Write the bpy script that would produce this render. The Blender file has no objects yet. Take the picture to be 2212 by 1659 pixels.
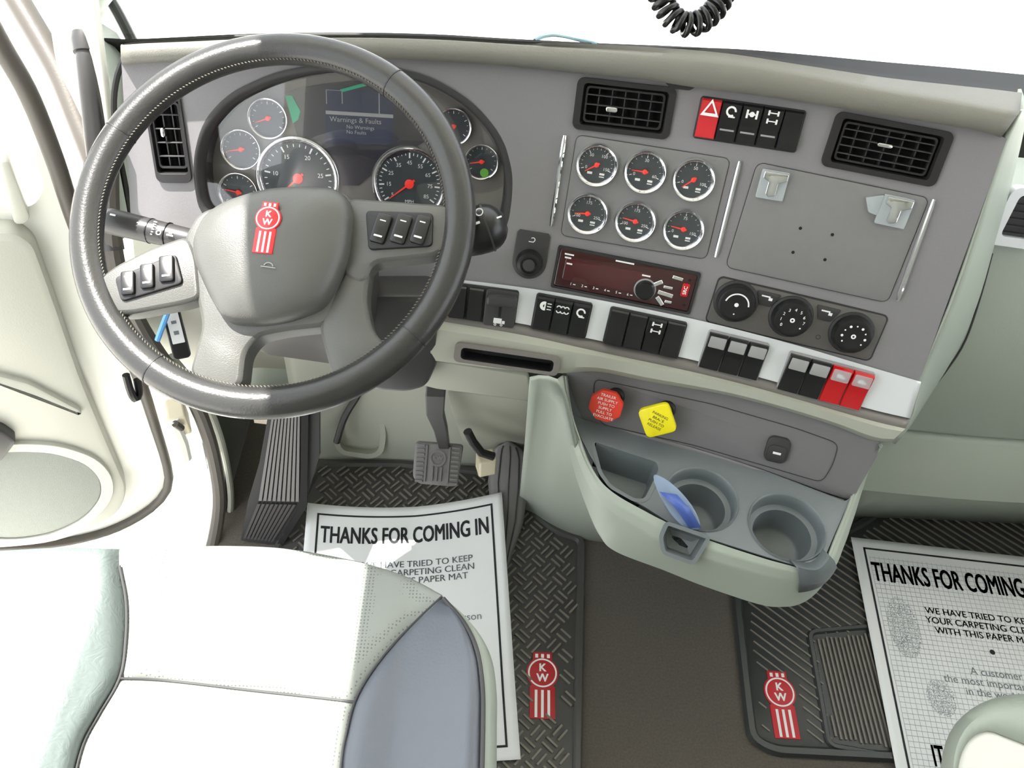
import bpy, bmesh, math, random
from mathutils import Vector, Matrix, geometry
random.seed(7)
scn = bpy.context.scene
COL = scn.collection
V3 = Vector

# ------------------------------------------------------------------ camera
W, H = 2212.0, 1659.0
FPX = 1750.0
PIT, YAW, ROL = math.radians(50), math.radians(3), math.radians(5.2)
CAM = V3((0, 0, 1.45))
CF = V3((math.sin(YAW)*math.cos(PIT), math.cos(YAW)*math.cos(PIT), -math.sin(PIT)))
_r0 = V3((math.cos(YAW), -math.sin(YAW), 0)); _u0 = _r0.cross(CF)
CR = _r0*math.cos(ROL) + _u0*math.sin(ROL)
CU = -_r0*math.sin(ROL) + _u0*math.cos(ROL)
cd = bpy.data.cameras.new('camera'); cam = bpy.data.objects.new('camera', cd); COL.objects.link(cam)
cd.sensor_fit = 'HORIZONTAL'; cd.sensor_width = 36; cd.lens = FPX/W*36; cd.clip_start = 0.02; cd.clip_end = 200
m = Matrix((CR, CU, -CF)).transposed().to_4x4(); m.translation = CAM
cam.matrix_world = m
scn.camera = cam

# ------------------------------------------------------------------ light, exposure
wd = bpy.data.worlds.new('sky'); scn.world = wd; wd.use_nodes = True
bg = wd.node_tree.nodes['Background']
bg.inputs[0].default_value = (0.93, 0.97, 1.0, 1); bg.inputs[1].default_value = 1.0
sl = bpy.data.lights.new('sun', 'SUN'); sl.energy = 5.0; sl.angle = math.radians(0.6); sl.color = (1.0, 0.96, 0.9)
sun = bpy.data.objects.new('sun', sl); COL.objects.link(sun)
SUN_DIR = V3((-0.30, 0.10, 0.945)).normalized()      # towards the sun
sun.rotation_euler = SUN_DIR.to_track_quat('Z', 'Y').to_euler()
sun.location = (-3, 1, 5)
vs = scn.view_settings
vs.view_transform = 'Standard'; vs.look = 'None'; vs.gamma = 1; vs.use_curve_mapping = False
vs.exposure = 1.7
scn.cycles.use_denoising = True
scn.cycles.max_bounces = 8
scn.cycles.sample_clamp_indirect = 6

# ------------------------------------------------------------------ pixel -> place helpers
def ray(x, y): return CF + CR*((x-W/2)/FPX) - CU*((y-H/2)/FPX)
def zp(x, y, z):
    r = ray(x, y); return CAM + r*((z-CAM.z)/r.z)
def yp(x, y, Y):
    r = ray(x, y); return CAM + r*((Y-CAM.y)/r.y)
def xp(x, y, X):
    r = ray(x, y); return CAM + r*((X-CAM.x)/r.x)
def dp(x, y, d): return CAM + ray(x, y)*d

class Frame:
    def __init__(s, o, u, v, n): s.o, s.u, s.v, s.n = V3(o), V3(u), V3(v), V3(n)
    def mat(s):
        m = Matrix((s.u, s.v, s.n)).transposed().to_4x4(); m.translation = s.o; return m
    def p(s, a, b, c=0): return s.o + s.u*a + s.v*b + s.n*c
    def loc(s, q): d = V3(q)-s.o; return V3((d.dot(s.u), d.dot(s.v), d.dot(s.n)))
    def at(s, px, py, h=0):       # point of the plane (raised by h) seen at a pixel
        r = ray(px, py); t = ((s.o + s.n*h) - CAM).dot(s.n)/r.dot(s.n); return CAM + r*t
    def l2(s, px, py, h=0): q = s.loc(s.at(px, py, h)); return (q.x, q.y)
    def shifted(s, a, b, c=0, rot=0):
        cu = s.u*math.cos(rot)+s.v*math.sin(rot); cv = s.v*math.cos(rot)-s.u*math.sin(rot)
        return Frame(s.p(a, b, c), cu, cv, s.n)

def plane(o, n, up=V3((0, 0, 1))):
    n = V3(n).normalized(); u = up.cross(n)
    if u.length < 1e-4: u = V3((1, 0, 0))
    u.normalize(); return Frame(o, u, n.cross(u), n)
def yawlean(o, yaw, lean):
    a, b = math.radians(yaw), math.radians(lean)
    return plane(o, V3((-math.sin(a)*math.cos(b), -math.cos(a)*math.cos(b), math.sin(b))))

YK = [(-.9, -6), (-.5, -4), (-.3, -1), (-.02, 1.5), (.12, 8), (.25, 9.7), (.45, 11.5), (.7, 17), (1.2, 25)]
def yaw_at(x):
    if x <= YK[0][0]: return YK[0][1]
    for (a, b), (c, d) in zip(YK, YK[1:]):
        if x <= c: return b+(d-b)*(x-a)/(c-a)
    return YK[-1][1]
_X0, _DX = -1.0, 0.01
_tab = [0.0]
for i in range(240): _tab.append(_tab[-1]-math.tan(math.radians(yaw_at(_X0+(i+.5)*_DX)))*_DX)
def _y0(x):
    f = min(max((x-_X0)/_DX, 0), 238.999); i = int(f); return _tab[i]+(_tab[i+1]-_tab[i])*(f-i)
LEAN = math.radians(24.8)
class Dash:                       # the curved face of the dashboard
    def __init__(s):
        g = dp(1400, 400, 1.08); s.k = g.y - _y0(g.x) - math.tan(LEAN)*g.z
    def Y(s, x, z): return s.k + _y0(x) + math.tan(LEAN)*z
    def normal(s, x):
        a = math.tan(math.radians(yaw_at(x)))
        return V3((-a, -1, math.tan(LEAN))).normalized()
    def xz(s, x, z, h=0): return V3((x, s.Y(x, z), z)) + s.normal(x)*h
    def at(s, px, py, h=0):
        r = ray(px, py); lo, hi = .3, 2.6
        for _ in range(40):
            t = (lo+hi)/2; q = CAM + r*t
            k = math.sqrt(1+math.tan(math.radians(yaw_at(q.x)))**2+math.tan(LEAN)**2)
            if q.y - (s.Y(q.x, q.z) - h*k) < 0: lo = t
            else: hi = t
        return CAM + r*t
    def frame(s, px, py, h=0):
        q = s.at(px, py, h); return plane(q, s.normal(q.x))
DASH = Dash()

def quadframe(S, c, h=0):
    P = [S.at(x, y, h) for x, y in c]                # TL TR BR BL
    o = (P[0]+P[1]+P[2]+P[3])/4
    u = ((P[1]-P[0])+(P[2]-P[3])).normalized(); v = (P[0]-P[3])+(P[1]-P[2])
    n = u.cross(v).normalized(); v = n.cross(u)
    w = ((P[1]-P[0]).length+(P[2]-P[3]).length)/2; hh = ((P[0]-P[3]).length+(P[1]-P[2]).length)/2
    return Frame(o, u, v, n), w, hh

def rs(pts, n, smooth=True):      # resample a polyline evenly (Catmull-Rom when smooth)
    pts = [V3((p[0], p[1], 0)) if len(p) == 2 else V3(p) for p in pts]
    if smooth and len(pts) > 2:
        q = [pts[0]*2-pts[1]]+pts+[pts[-1]*2-pts[-2]]; out = []
        for i in range(1, len(q)-2):
            for k in range(12):
                t = k/12; a, b, c, d = q[i-1:i+3]
                out.append(.5*((2*b)+(c-a)*t+(2*a-5*b+4*c-d)*t*t+(3*b-a-3*c+d)*t**3))
        out.append(pts[-1]); pts = out
    L = [0]
    for a, b in zip(pts, pts[1:]): L.append(L[-1]+(b-a).length)
    res = []; j = 0
    for i in range(n):
        s_ = L[-1]*i/(n-1)
        while j < len(L)-2 and L[j+1] < s_: j += 1
        t = (s_-L[j])/max(L[j+1]-L[j], 1e-9); res.append(pts[j].lerp(pts[j+1], min(t, 1)))
    return res
def pix(S, pts, n=None, h=0, smooth=True):
    q = rs(pts, n, smooth) if n else [V3((a, b, 0)) for a, b in pts]
    return [S.at(p.x, p.y, h) for p in q]
def pixz(pts, z, n=None, smooth=True):
    q = rs(pts, n, smooth) if n else [V3((a, b, 0)) for a, b in pts]
    return [zp(p.x, p.y, z) for p in q]

# ------------------------------------------------------------------ materials
def lin(c): return tuple((x/12.92 if x <= .04045 else ((x+.055)/1.055)**2.4) for x in c)
def rgb(r, g, b): return lin((r/255, g/255, b/255))
MATS = {}
def mat(name, col, rough=.5, metal=0, bump=0, scale=300, var=0, vscale=20, coat=0, alpha=1, emit=None, spec=.5, trans=0, sheen=0, distort=0, aniso=None):
    if name in MATS: return MATS[name]
    m = bpy.data.materials.new(name); m.use_nodes = True; nt = m.node_tree; b = nt.nodes['Principled BSDF']
    b.inputs['Base Color'].default_value = (*col, 1); b.inputs['Roughness'].default_value = rough
    b.inputs['Metallic'].default_value = metal; b.inputs['Specular IOR Level'].default_value = spec
    b.inputs['Coat Weight'].default_value = coat; b.inputs['Alpha'].default_value = alpha
    b.inputs['Transmission Weight'].default_value = trans; b.inputs['Sheen Weight'].default_value = sheen
    if emit: b.inputs['Emission Color'].default_value = (*emit[0], 1); b.inputs['Emission Strength'].default_value = emit[1]
    tc = nt.nodes.new('ShaderNodeTexCoord')
    if bump:
        n = nt.nodes.new('ShaderNodeTexNoise'); n.inputs['Scale'].default_value = scale; n.inputs['Detail'].default_value = 3
        n.inputs['Distortion'].default_value = distort
        bp = nt.nodes.new('ShaderNodeBump'); bp.inputs['Strength'].default_value = bump; bp.inputs['Distance'].default_value = .001
        nt.links.new(tc.outputs['Object'], n.inputs['Vector']); nt.links.new(n.outputs['Fac'], bp.inputs['Height'])
        nt.links.new(bp.outputs['Normal'], b.inputs['Normal'])
    if var:
        n2 = nt.nodes.new('ShaderNodeTexNoise'); n2.inputs['Scale'].default_value = vscale; n2.inputs['Detail'].default_value = 6
        mx = nt.nodes.new('ShaderNodeMix'); mx.data_type = 'RGBA'
        mx.inputs['A'].default_value = (*[c*(1-var) for c in col], 1); mx.inputs['B'].default_value = (*[min(1, c*(1+var)) for c in col], 1)
        nt.links.new(tc.outputs['Object'], n2.inputs['Vector']); nt.links.new(n2.outputs['Fac'], mx.inputs['Factor'])
        nt.links.new(mx.outputs['Result'], b.inputs['Base Color'])
    MATS[name] = m; return m
def glassmat(name, tint=(1, 1, 1), refl=.06):
    m = bpy.data.materials.new(name); m.use_nodes = True; nt = m.node_tree; nt.nodes.clear()
    o = nt.nodes.new('ShaderNodeOutputMaterial'); t = nt.nodes.new('ShaderNodeBsdfTransparent'); g = nt.nodes.new('ShaderNodeBsdfGlossy')
    mx = nt.nodes.new('ShaderNodeMixShader'); fr = nt.nodes.new('ShaderNodeLayerWeight'); fr.inputs['Blend'].default_value = .5
    t.inputs[0].default_value = (*tint, 1); g.inputs['Roughness'].default_value = .02
    pw = nt.nodes.new('ShaderNodeMath'); pw.operation = 'POWER'; pw.inputs[1].default_value = 4
    ml = nt.nodes.new('ShaderNodeMath'); ml.operation = 'MULTIPLY_ADD'; ml.inputs[1].default_value = .8; ml.inputs[2].default_value = refl
    nt.links.new(fr.outputs['Facing'], pw.inputs[0]); nt.links.new(pw.outputs[0], ml.inputs[0]); nt.links.new(ml.outputs[0], mx.inputs[0])
    nt.links.new(t.outputs[0], mx.inputs[1]); nt.links.new(g.outputs[0], mx.inputs[2]); nt.links.new(mx.outputs[0], o.inputs[0])
    return m
M_DASH = mat('dash_grey_plastic', rgb(130, 128, 131), .42, bump=.25, scale=900, var=.04, vscale=400)
M_BROW = mat('brow_vinyl', rgb(118, 117, 110), .4, bump=.35, scale=700)
M_BEIGE = mat('stone_plastic', rgb(166, 168, 156), .5, bump=.15, scale=700)
M_GREEN = mat('sage_plastic', rgb(158, 166, 156), .5, bump=.15, scale=700)
M_TAUPE = mat('taupe_plastic', rgb(118, 114, 110), .45, bump=.15, scale=700)
M_TRAY = mat('slate_tray_plastic', rgb(104, 111, 114), .38, bump=.15, scale=700)
M_FASC = mat('fascia_grey_plastic', rgb(120, 118, 121), .45, bump=.2, scale=800)
M_PLATE = mat('inset_panel_plastic', rgb(122, 121, 122), .5, bump=.3, scale=900, var=.05, vscale=60)
M_BLACK = mat('black_plastic', rgb(24, 24, 26), .3)
M_BLACKM = mat('matte_black_plastic', rgb(34, 34, 36), .55)
M_GREYD = mat('dark_grey_plastic', rgb(58, 57, 58), .4)
M_VENT = mat('vent_black_plastic', rgb(36, 34, 36), .4)
M_VOID = mat('dark_void', rgb(10, 10, 11), .8)
M_SILVER = mat('brushed_silver_trim', rgb(224, 227, 231), .34, metal=.25)
M_CHROME = mat('chrome', (.85, .87, .9), .06, metal=1)
M_RED = mat('red_plastic', rgb(205, 40, 48), .3, coat=.3)
M_REDL = mat('red_lens', rgb(190, 8, 20), .2, coat=.5)
M_ORANGE = mat('red_orange_valve', rgb(222, 62, 44), .35, coat=.2)
M_YEL = mat('yellow_valve', rgb(240, 226, 20), .35, coat=.2)
M_YELD = mat('dark_yellow_stem', rgb(150, 130, 20), .5)
M_WHITE = mat('white_marking', rgb(235, 235, 235), .5)
M_GREYT = mat('grey_marking', rgb(150, 150, 150), .5)
M_LEATH = mat('black_leather', rgb(50, 50, 49), .27, bump=.2, scale=420, var=.12, vscale=60)
M_HUB = mat('hub_plastic', rgb(86, 86, 83), .36, bump=.3, scale=900)
M_DIAL = mat('gauge_dial', rgb(60, 67, 72), .35)
M_NEED = mat('red_needle', rgb(215, 50, 40), .4, emit=(rgb(215, 50, 40), .15))
M_SEAT = mat('light_grey_leather', rgb(150, 155, 150), .45, bump=.25, scale=500)
M_BOLS = mat('blue_grey_leather', rgb(98, 103, 112), .34, bump=.3, scale=350, var=.08, vscale=15)
M_BOLL = mat('wrinkled_grey_leather', rgb(104, 114, 112), .45, bump=1.0, scale=45, distort=3)
M_PIPE = mat('dark_piping', rgb(70, 70, 72), .5)
M_CARP = mat('grey_carpet', rgb(98, 93, 87), .95, bump=1.0, scale=600, var=.3, vscale=260, spec=.1)
M_RUB = mat('black_rubber_mat', rgb(72, 71, 69), .4, bump=.2, scale=400)
M_RUBP = mat('dark_rubber_mat', rgb(54, 56, 56), .38, bump=.2, scale=400)
M_RUBD = mat('dusty_rubber_tread', rgb(118, 113, 104), .45, var=.25, vscale=30)
M_PAPER = mat('white_paper', rgb(236, 238, 240), .8, bump=.05, scale=300)
M_INK = mat('black_ink', rgb(28, 30, 36), .7)
M_INKG = mat('grey_ink', rgb(120, 124, 130), .7)
M_INKL = mat('pale_grid_ink', rgb(190, 196, 202), .8)
M_PAINT = mat('white_paint', rgb(240, 240, 232), .25, coat=.5)
M_CREAM = mat('cream_paint', rgb(232, 222, 196), .4)
M_SEAL = mat('grey_rubber_seal', rgb(78, 73, 68), .5, bump=.2)
M_SEALB = mat('black_rubber_seal', rgb(30, 30, 30), .5)
M_DOORP = mat('pale_door_panel', rgb(190, 190, 180), .5, bump=.15, scale=500)
M_MESH = mat('speaker_cloth', rgb(150, 154, 148), .8, bump=.8, scale=1200, var=.15, vscale=900)
M_HEAD = mat('headliner', rgb(175, 176, 168), .9)
M_CONC = mat('pale_concrete', rgb(215, 212, 205), .9, var=.08, vscale=3)
M_FOOT = mat('dark_olive_panel', rgb(92, 94, 88), .7, bump=.3)
M_RIB = mat('grey_ribbed_rubber', rgb(112, 110, 110), .5)
def perforate(m, scale=330, thr=.22, dark=.55):
    nt = m.node_tree; b = nt.nodes['Principled BSDF']; tc = nt.nodes.new('ShaderNodeTexCoord'); vo = nt.nodes.new('ShaderNodeTexVoronoi')
    vo.inputs['Scale'].default_value = scale; vo.inputs['Randomness'].default_value = .15
    lt_ = nt.nodes.new('ShaderNodeMath'); lt_.operation = 'LESS_THAN'; lt_.inputs[1].default_value = thr
    mx = nt.nodes.new('ShaderNodeMix'); mx.data_type = 'RGBA'; c = b.inputs['Base Color'].default_value[:]
    mx.inputs['A'].default_value = c; mx.inputs['B'].default_value = (c[0]*dark, c[1]*dark, c[2]*dark, 1)
    nt.links.new(tc.outputs['Object'], vo.inputs['Vector']); nt.links.new(vo.outputs['Distance'], lt_.inputs[0]); nt.links.new(lt_.outputs[0], mx.inputs['Factor']); nt.links.new(mx.outputs['Result'], b.inputs['Base Color'])
perforate(M_SEAT, 230, .26, .55)
M_GLASS = glassmat('clear_glass')
M_LENS = glassmat('gauge_lens', refl=.05)
M_SCRN = mat('screen_dark', rgb(52, 50, 58), .25, coat=.4)
M_SCRB = mat('screen_blue', rgb(38, 42, 58), .2, emit=(rgb(38, 42, 58), .2))
M_GREENT = mat('green_tape', rgb(36, 170, 130), .4)
M_BLUE = mat('blue_tag', rgb(95, 160, 225), .5)
M_RADIO = mat('radio_red_black', rgb(52, 8, 14), .12, coat=.8)
M_CLEAR = mat('clear_plastic', rgb(200, 208, 212), .12, alpha=.5, coat=.5)
M_PACK = mat('translucent_film', rgb(150, 170, 200), .2, alpha=.55, coat=.4)
M_PACKB = mat('blue_print_film', rgb(84, 110, 190), .3, alpha=.8)

# ------------------------------------------------------------------ mesh helpers
class MB:
    def __init__(s): s.v = []; s.f = []
    def add(s, vs, fs):
        k = len(s.v); s.v += [V3(q) for q in vs]; s.f += [tuple(i+k for i in f) for f in fs]; return s
    def box(s, c, d, rot=0):
        c = V3(c); x, y, z = (q/2 for q in d); R = Matrix.Rotation(rot, 3, 'Z')
        vs = [c+R@V3((i*x, j*y, k*z)) for k in (-1, 1) for i, j in ((-1, -1), (1, -1), (1, 1), (-1, 1))]
        return s.add(vs, [(3, 2, 1, 0), (4, 5, 6, 7), (0, 1, 5, 4), (1, 2, 6, 5), (2, 3, 7, 6), (3, 0, 4, 7)])
    def rings(s, R, close=True, cap0=True, cap1=True):
        n = len(R[0]); vs = [q for r in R for q in r]; fs = []
        for i in range(len(R)-1):
            for j in range(n if close else n-1):
                a = i*n+j; b = i*n+(j+1) % n; fs.append((a, b, b+n, a+n))
        if cap0: fs.append(tuple(range(n-1, -1, -1)))
        if cap1: fs.append(tuple((len(R)-1)*n+j for j in range(n)))
        return s.add(vs, fs)
    def grid(s, rows): return s.rings(rows, close=False, cap0=False, cap1=False)
    def prism(s, o2, z0, z1, bev=0):
        if area(o2) < 0: o2 = o2[::-1]
        if bev:
            i1 = inset(o2, bev*.3); i2 = inset(o2, bev)
            R = [[V3((*p, z0)) for p in o2], [V3((*p, z1-bev)) for p in o2], [V3((*p, z1-bev*.3)) for p in i1], [V3((*p, z1)) for p in i2]]
        else: R = [[V3((*p, z0)) for p in o2], [V3((*p, z1)) for p in o2]]
        return s.rings(R)
    def lathe(s, prof, n=32, c=(0, 0), cap=True):
        R = [[V3((c[0]+r*math.cos(2*math.pi*k/n), c[1]+r*math.sin(2*math.pi*k/n), z)) for k in range(n)] for r, z in prof]
        return s.rings(R, cap0=cap, cap1=cap)
    def tube(s, path, r, n=10, closed=False, cap=True):
        path = [V3(p) for p in path]; N = len(path); R = []; up = None
        for i, p in enumerate(path):
            a = path[(i-1) % N] if (closed or i > 0) else p; b = path[(i+1) % N] if (closed or i < N-1) else p
            t = (b-a).normalized()
            if up is None: up = V3((0, 0, 1)) if abs(t.z) < .9 else V3((1, 0, 0))
            up = (up - t*up.dot(t)).normalized(); w = t.cross(up)
            rr_ = r[i] if isinstance(r, (list, tuple)) else r
            R.append([p+(up*math.cos(2*math.pi*k/n)+w*math.sin(2*math.pi*k/n))*rr_ for k in range(n)])
        if closed: R.append(R[0]); return s.rings(R, cap0=False, cap1=False)
        return s.rings(R, cap0=cap, cap1=cap)
    def xf(s, m): s.v = [m@q for q in s.v]; return s
    def build(s, name, mt, parent=None, world=False, smooth=True, bevel=0, solid=0, sub=0, seg=2, kind=None, off=0, label=None, angle=35):
        me = bpy.data.meshes.new(name); vs = s.v
        if parent is not None and world:
            inv = parent.matrix_basis.inverted(); 
            pp = parent.parent
            if pp is not None: inv = inv @ pp.matrix_basis.inverted()
            vs = [inv@q for q in vs]
        me.from_pydata([tuple(q) for q in vs], [], s.f); me.validate(); me.update()
        if solid and off == -1:       # open skins: front faces the cab, thickness goes behind
            c = sum(s.v, V3())/len(s.v); tot = 0
            for f in s.f[::max(1, len(s.f)//60)]:
                a_, b_, c_ = s.v[f[0]], s.v[f[1]], s.v[f[2]]; tot += (b_-a_).cross(c_-b_).dot(V3((0, 0, 1.6))-c)
            if tot < 0: me.flip_normals()
        else:
            bm = bmesh.new(); bm.from_mesh(me); bmesh.ops.recalc_face_normals(bm, faces=bm.faces); bm.to_mesh(me); bm.free()
        for p in me.polygons: p.use_smooth = smooth
        if smooth:
            try: me.set_sharp_from_angle(angle=math.radians(angle))
            except Exception: pass
        me.materials.append(mt)
        o = bpy.data.objects.new(name, me); COL.objects.link(o)
        if parent is not None: o.parent = parent
        if solid:
            md = o.modifiers.new('thickness', 'SOLIDIFY'); md.thickness = solid; md.offset = off
        if bevel:
            md = o.modifiers.new('bevel', 'BEVEL'); md.width = bevel; md.segments = seg; md.limit_method = 'ANGLE'; md.angle_limit = math.radians(40)
        if sub:
            md = o.modifiers.new('sub', 'SUBSURF'); md.levels = sub; md.render_levels = sub
        if kind: o['kind'] = kind
        if label: o['label'] = label
        return o
def area(o): return sum(a[0]*b[1]-b[0]*a[1] for a, b in zip(o, o[1:]+o[:1]))/2
def inset(o, d):
    n = len(o); out = []
    for i in range(n):
        a, b, c = V3((*o[i-1], 0)), V3((*o[i], 0)), V3((*o[(i+1) % n], 0))
        e1 = (b-a); e2 = (c-b)
        if e1.length < 1e-9 or e2.length < 1e-9: out.append(o[i]); continue
        e1.normalize(); e2.normalize(); n1 = V3((-e1.y, e1.x, 0)); n2 = V3((-e2.y, e2.x, 0)); q = n1+n2
        if q.length < 1e-6: out.append(o[i]); continue
        q = q.normalized()*min(d/max(q.normalized().dot(n1), .4), d*2); out.append((b.x+q.x, b.y+q.y))
    return out
def rr(w, h, r, n=5, c=(0, 0)):
    r = min(r, w/2-1e-5, h/2-1e-5); out = []
    for k, (sx, sy) in enumerate(((1, 1), (-1, 1), (-1, -1), (1, -1))):
        for i in range(n+1):
            a = math.pi/2*(k+i/n); out.append((c[0]+sx*(w/2-r)+r*math.cos(a), c[1]+sy*(h/2-r)+r*math.sin(a)))
    return out
def circ(r, n=32, c=(0, 0)): return [(c[0]+r*math.cos(2*math.pi*i/n), c[1]+r*math.sin(2*math.pi*i/n)) for i in range(n)]
def roundpoly(pts, r, n=4):
    out = []; N = len(pts)
    for i in range(N):
        a, b, c = V3((*pts[i-1], 0)), V3((*pts[i], 0)), V3((*pts[(i+1) % N], 0))
        d1, d2 = (a-b), (c-b); k = min(r, d1.length*.45, d2.length*.45); p, q = b+d1.normalized()*k, b+d2.normalized()*k
        for j in range(n+1):
            t = j/n; w = p*(1-t)**2+b*2*t*(1-t)+q*t*t; out.append((w.x, w.y))
    return out
def holed(outer, holes, z, flip=False):          # flat face with holes
    loops = [[V3((*p, z)) for p in outer]]+[[V3((*p, z)) for p in h] for h in holes]
    tri = geometry.tessellate_polygon(loops); vs = [q for l in loops for q in l]
    return vs, [tuple(t) for t in tri]
def holedplate(outer, holes, z0, z1):
    m = MB(); v, f = holed(outer, holes, z1); m.add(v, f); v, f = holed(outer, holes, z0); m.add(v, f)
    for l in [outer]+holes: m.rings([[V3((*p, z0)) for p in l], [V3((*p, z1)) for p in l]], cap0=False, cap1=False)
    bm = bmesh.new(); me = bpy.data.meshes.new('t'); me.from_pydata([tuple(q) for q in m.v], [], m.f); bm.from_mesh(me)
    bmesh.ops.remove_doubles(bm, verts=bm.verts, dist=1e-6); bmesh.ops.recalc_face_normals(bm, faces=bm.faces)
    bm.verts.index_update(); o = MB(); o.v = [v.co.copy() for v in bm.verts]; o.f = [tuple(v.index for v in f.verts) for f in bm.faces]
    bm.free(); bpy.data.meshes.remove(me); return o
_tc = {}
def text(s, size, c=(0, 0), z=0, align='CENTER', ext=.0002, rot=0, sx=1.0, bold=0):
    b0 = bold; bold = 0; key = (s, ext, align, bold)
    if key not in _tc:
        cu = bpy.data.curves.new('t', 'FONT'); cu.body = s; cu.size = 1; cu.align_x = align; cu.align_y = 'CENTER'; cu.extrude = 0; cu.offset = bold
        cu.resolution_u = 3
        o = bpy.data.objects.new('t', cu); COL.objects.link(o); dg = bpy.context.evaluated_depsgraph_get(); dg.update()
        me = bpy.data.meshes.new_from_object(o.evaluated_get(dg))
        _tc[key] = ([v.co.copy() for v in me.vertices], [tuple(p.vertices) for p in me.polygons])
        bpy.data.objects.remove(o); bpy.data.curves.remove(cu); bpy.data.meshes.remove(me)
    vs, fs = _tc[key]; R = Matrix.Rotation(rot, 3, 'Z'); ov, of_ = [], []
    for k, (dx, dy) in enumerate(((0, 0),) if not b0 else ((-1, -.5), (1, -.5), (-1, .5), (1, .5), (0, 0))):
        ov += [R@V3(((q.x+dx*b0)*size*sx, (q.y+dy*b0)*size, 0))+V3((c[0], c[1], z+k*3e-6)) for q in vs]; n0 = k*len(vs); of_ += [tuple(i+n0 for i in f) for f in fs]
    return ov, of_
def arcband(r0, r1, a0, a1, z, n=16, c=(0, 0)):
    R = [[V3((c[0]+r*math.cos(a0+(a1-a0)*i/n), c[1]+r*math.sin(a0+(a1-a0)*i/n), z)) for i in range(n+1)] for r in (r0, r1)]
    return [q for r in R for q in r], [(i, i+1, i+n+2, i+n+1) for i in range(n)]

def thing(name, label, cat, fr=None, loc=None, group=None, kind=None):
    o = bpy.data.objects.new(name, None); o.empty_display_size = .02; COL.objects.link(o)
    if fr is not None: o.matrix_basis = fr.mat()
    elif loc is not None: o.matrix_basis = Matrix.Translation(V3(loc))
    o['label'] = label; o['category'] = cat
    if group: o['group'] = group
    if kind: o['kind'] = kind
    return o
def tag(o, label, cat, group=None, kind=None):
    o['label'] = label; o['category'] = cat
    if group: o['group'] = group
    if kind: o['kind'] = kind
    return o
def cut(o, cutters):               # cut real openings, then drop the cutting solids
    obs = []
    for c in cutters:
        me = bpy.data.meshes.new('c'); me.from_pydata([tuple(q) for q in c.v], [], c.f)
        bm = bmesh.new(); bm.from_mesh(me); bmesh.ops.recalc_face_normals(bm, faces=bm.faces); bm.to_mesh(me); bm.free()
        co = bpy.data.objects.new('c', me); COL.objects.link(co); obs.append(co)
        md = o.modifiers.new('b', 'BOOLEAN'); md.operation = 'DIFFERENCE'; md.solver = 'EXACT'; md.object = co
    dg = bpy.context.evaluated_depsgraph_get(); dg.update()
    me = bpy.data.meshes.new_from_object(o.evaluated_get(dg)); o.modifiers.clear(); o.data = me
    for co in obs: bpy.data.objects.remove(co)
    try: me.set_sharp_from_angle(angle=math.radians(35))
    except Exception: pass

# ------------------------------------------------------------------ the setting: cab shell and outside
def struct(name, mb, mt, **k):
    return mb.build(name, mt, kind='structure', **k)
def lerp2(A, B, t): return [a.lerp(b, t) for a, b in zip(A, B)]
struct('floor', MB().box((.42, -.05, -.03), (1.86, 2.5, .06)), M_CARP)
struct('ceiling', MB().box((.49, -.30, 1.93), (2.16, 2.40, .06)), M_HEAD)
struct('added_visor', MB().box((.49, 1.13, 1.95), (2.16, .56, .02)), M_PAINT)  # unseen outside visor, added to keep sun from coming through the windscreen
struct('wall_rear', MB().box((.42, -1.35, .9), (2.3, .06, 2.1)), M_HEAD)
struct('wall_right', MB().box((1.40, -.2, .35), (.06, 2.6, .9)).box((1.40, -.9, 1.4), (.06, .9, 1.1)).box((1.40, .1, 1.85), (.06, 1.6, .2)).box((1.40, 1.0, 1.3), (.06, .12, 1.2)), M_HEAD)
struct('window_2', MB().box((1.40, .23, 1.27), (.006, 1.4, .98)), M_GLASS)
struct('wall_left', MB().box((-.60, -.85, .9), (.06, 1.0, 2.1)), M_HEAD)
# firewall and toe board
FWP = plane((0, .985, 0), V3((0, -1, .12)))
struct('wall_front', MB().box((.4, 1.14, .34), (2.0, .04, .7)), M_GREEN)
fw = MB(); pl = [(655, 995), (700, 986), (860, 996), (1020, 1012), (1110, 1030)]
lo = pix(FWP, pl, 24); fw.grid([[q+V3((0, .12, .8)) for q in lo], [q+V3((0, .04, .35)) for q in lo], lo, [q-V3((0, .02, .06)) for q in lo]])
# recess for the clutch opening is a shallow pan on the board
struct('trim_1', fw, M_BEIGE, solid=.008)
FWq = plane(lo[12], V3((0, -1, .35)))
pan_ = [(735, 955), (745, 900), (775, 850), (800, 842), (812, 880), (824, 930), (818, 968), (800, 976), (745, 968)]
po_ = roundpoly([FWq.l2(x, y, .02) for x, y in pan_], .02); po_ = po_ if area(po_) > 0 else po_[::-1]
struct('trim_15', holedplate(inset(po_, -.006), [po_], .0, .03).xf(FWq.mat()), M_BEIGE, bevel=.004)
struct('trim_16', MB().tube([FWq.at(p.x, p.y, .05) for p in rs([(800, 800), (775, 850), (745, 900), (727, 955)], 14)], .007, 10), M_GREYD)
XL = plane((-.52, .8, 0), V3((1, 0, 0)))
struct('trim_2', MB().prism([XL.l2(x, y) for x, y in [(440, 870), (640, 870), (700, 1000), (600, 1100), (535, 1185), (484, 1195), (480, 1080), (468, 1000)]], -.02, 0).xf(XL.mat()), M_FOOT)
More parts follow.
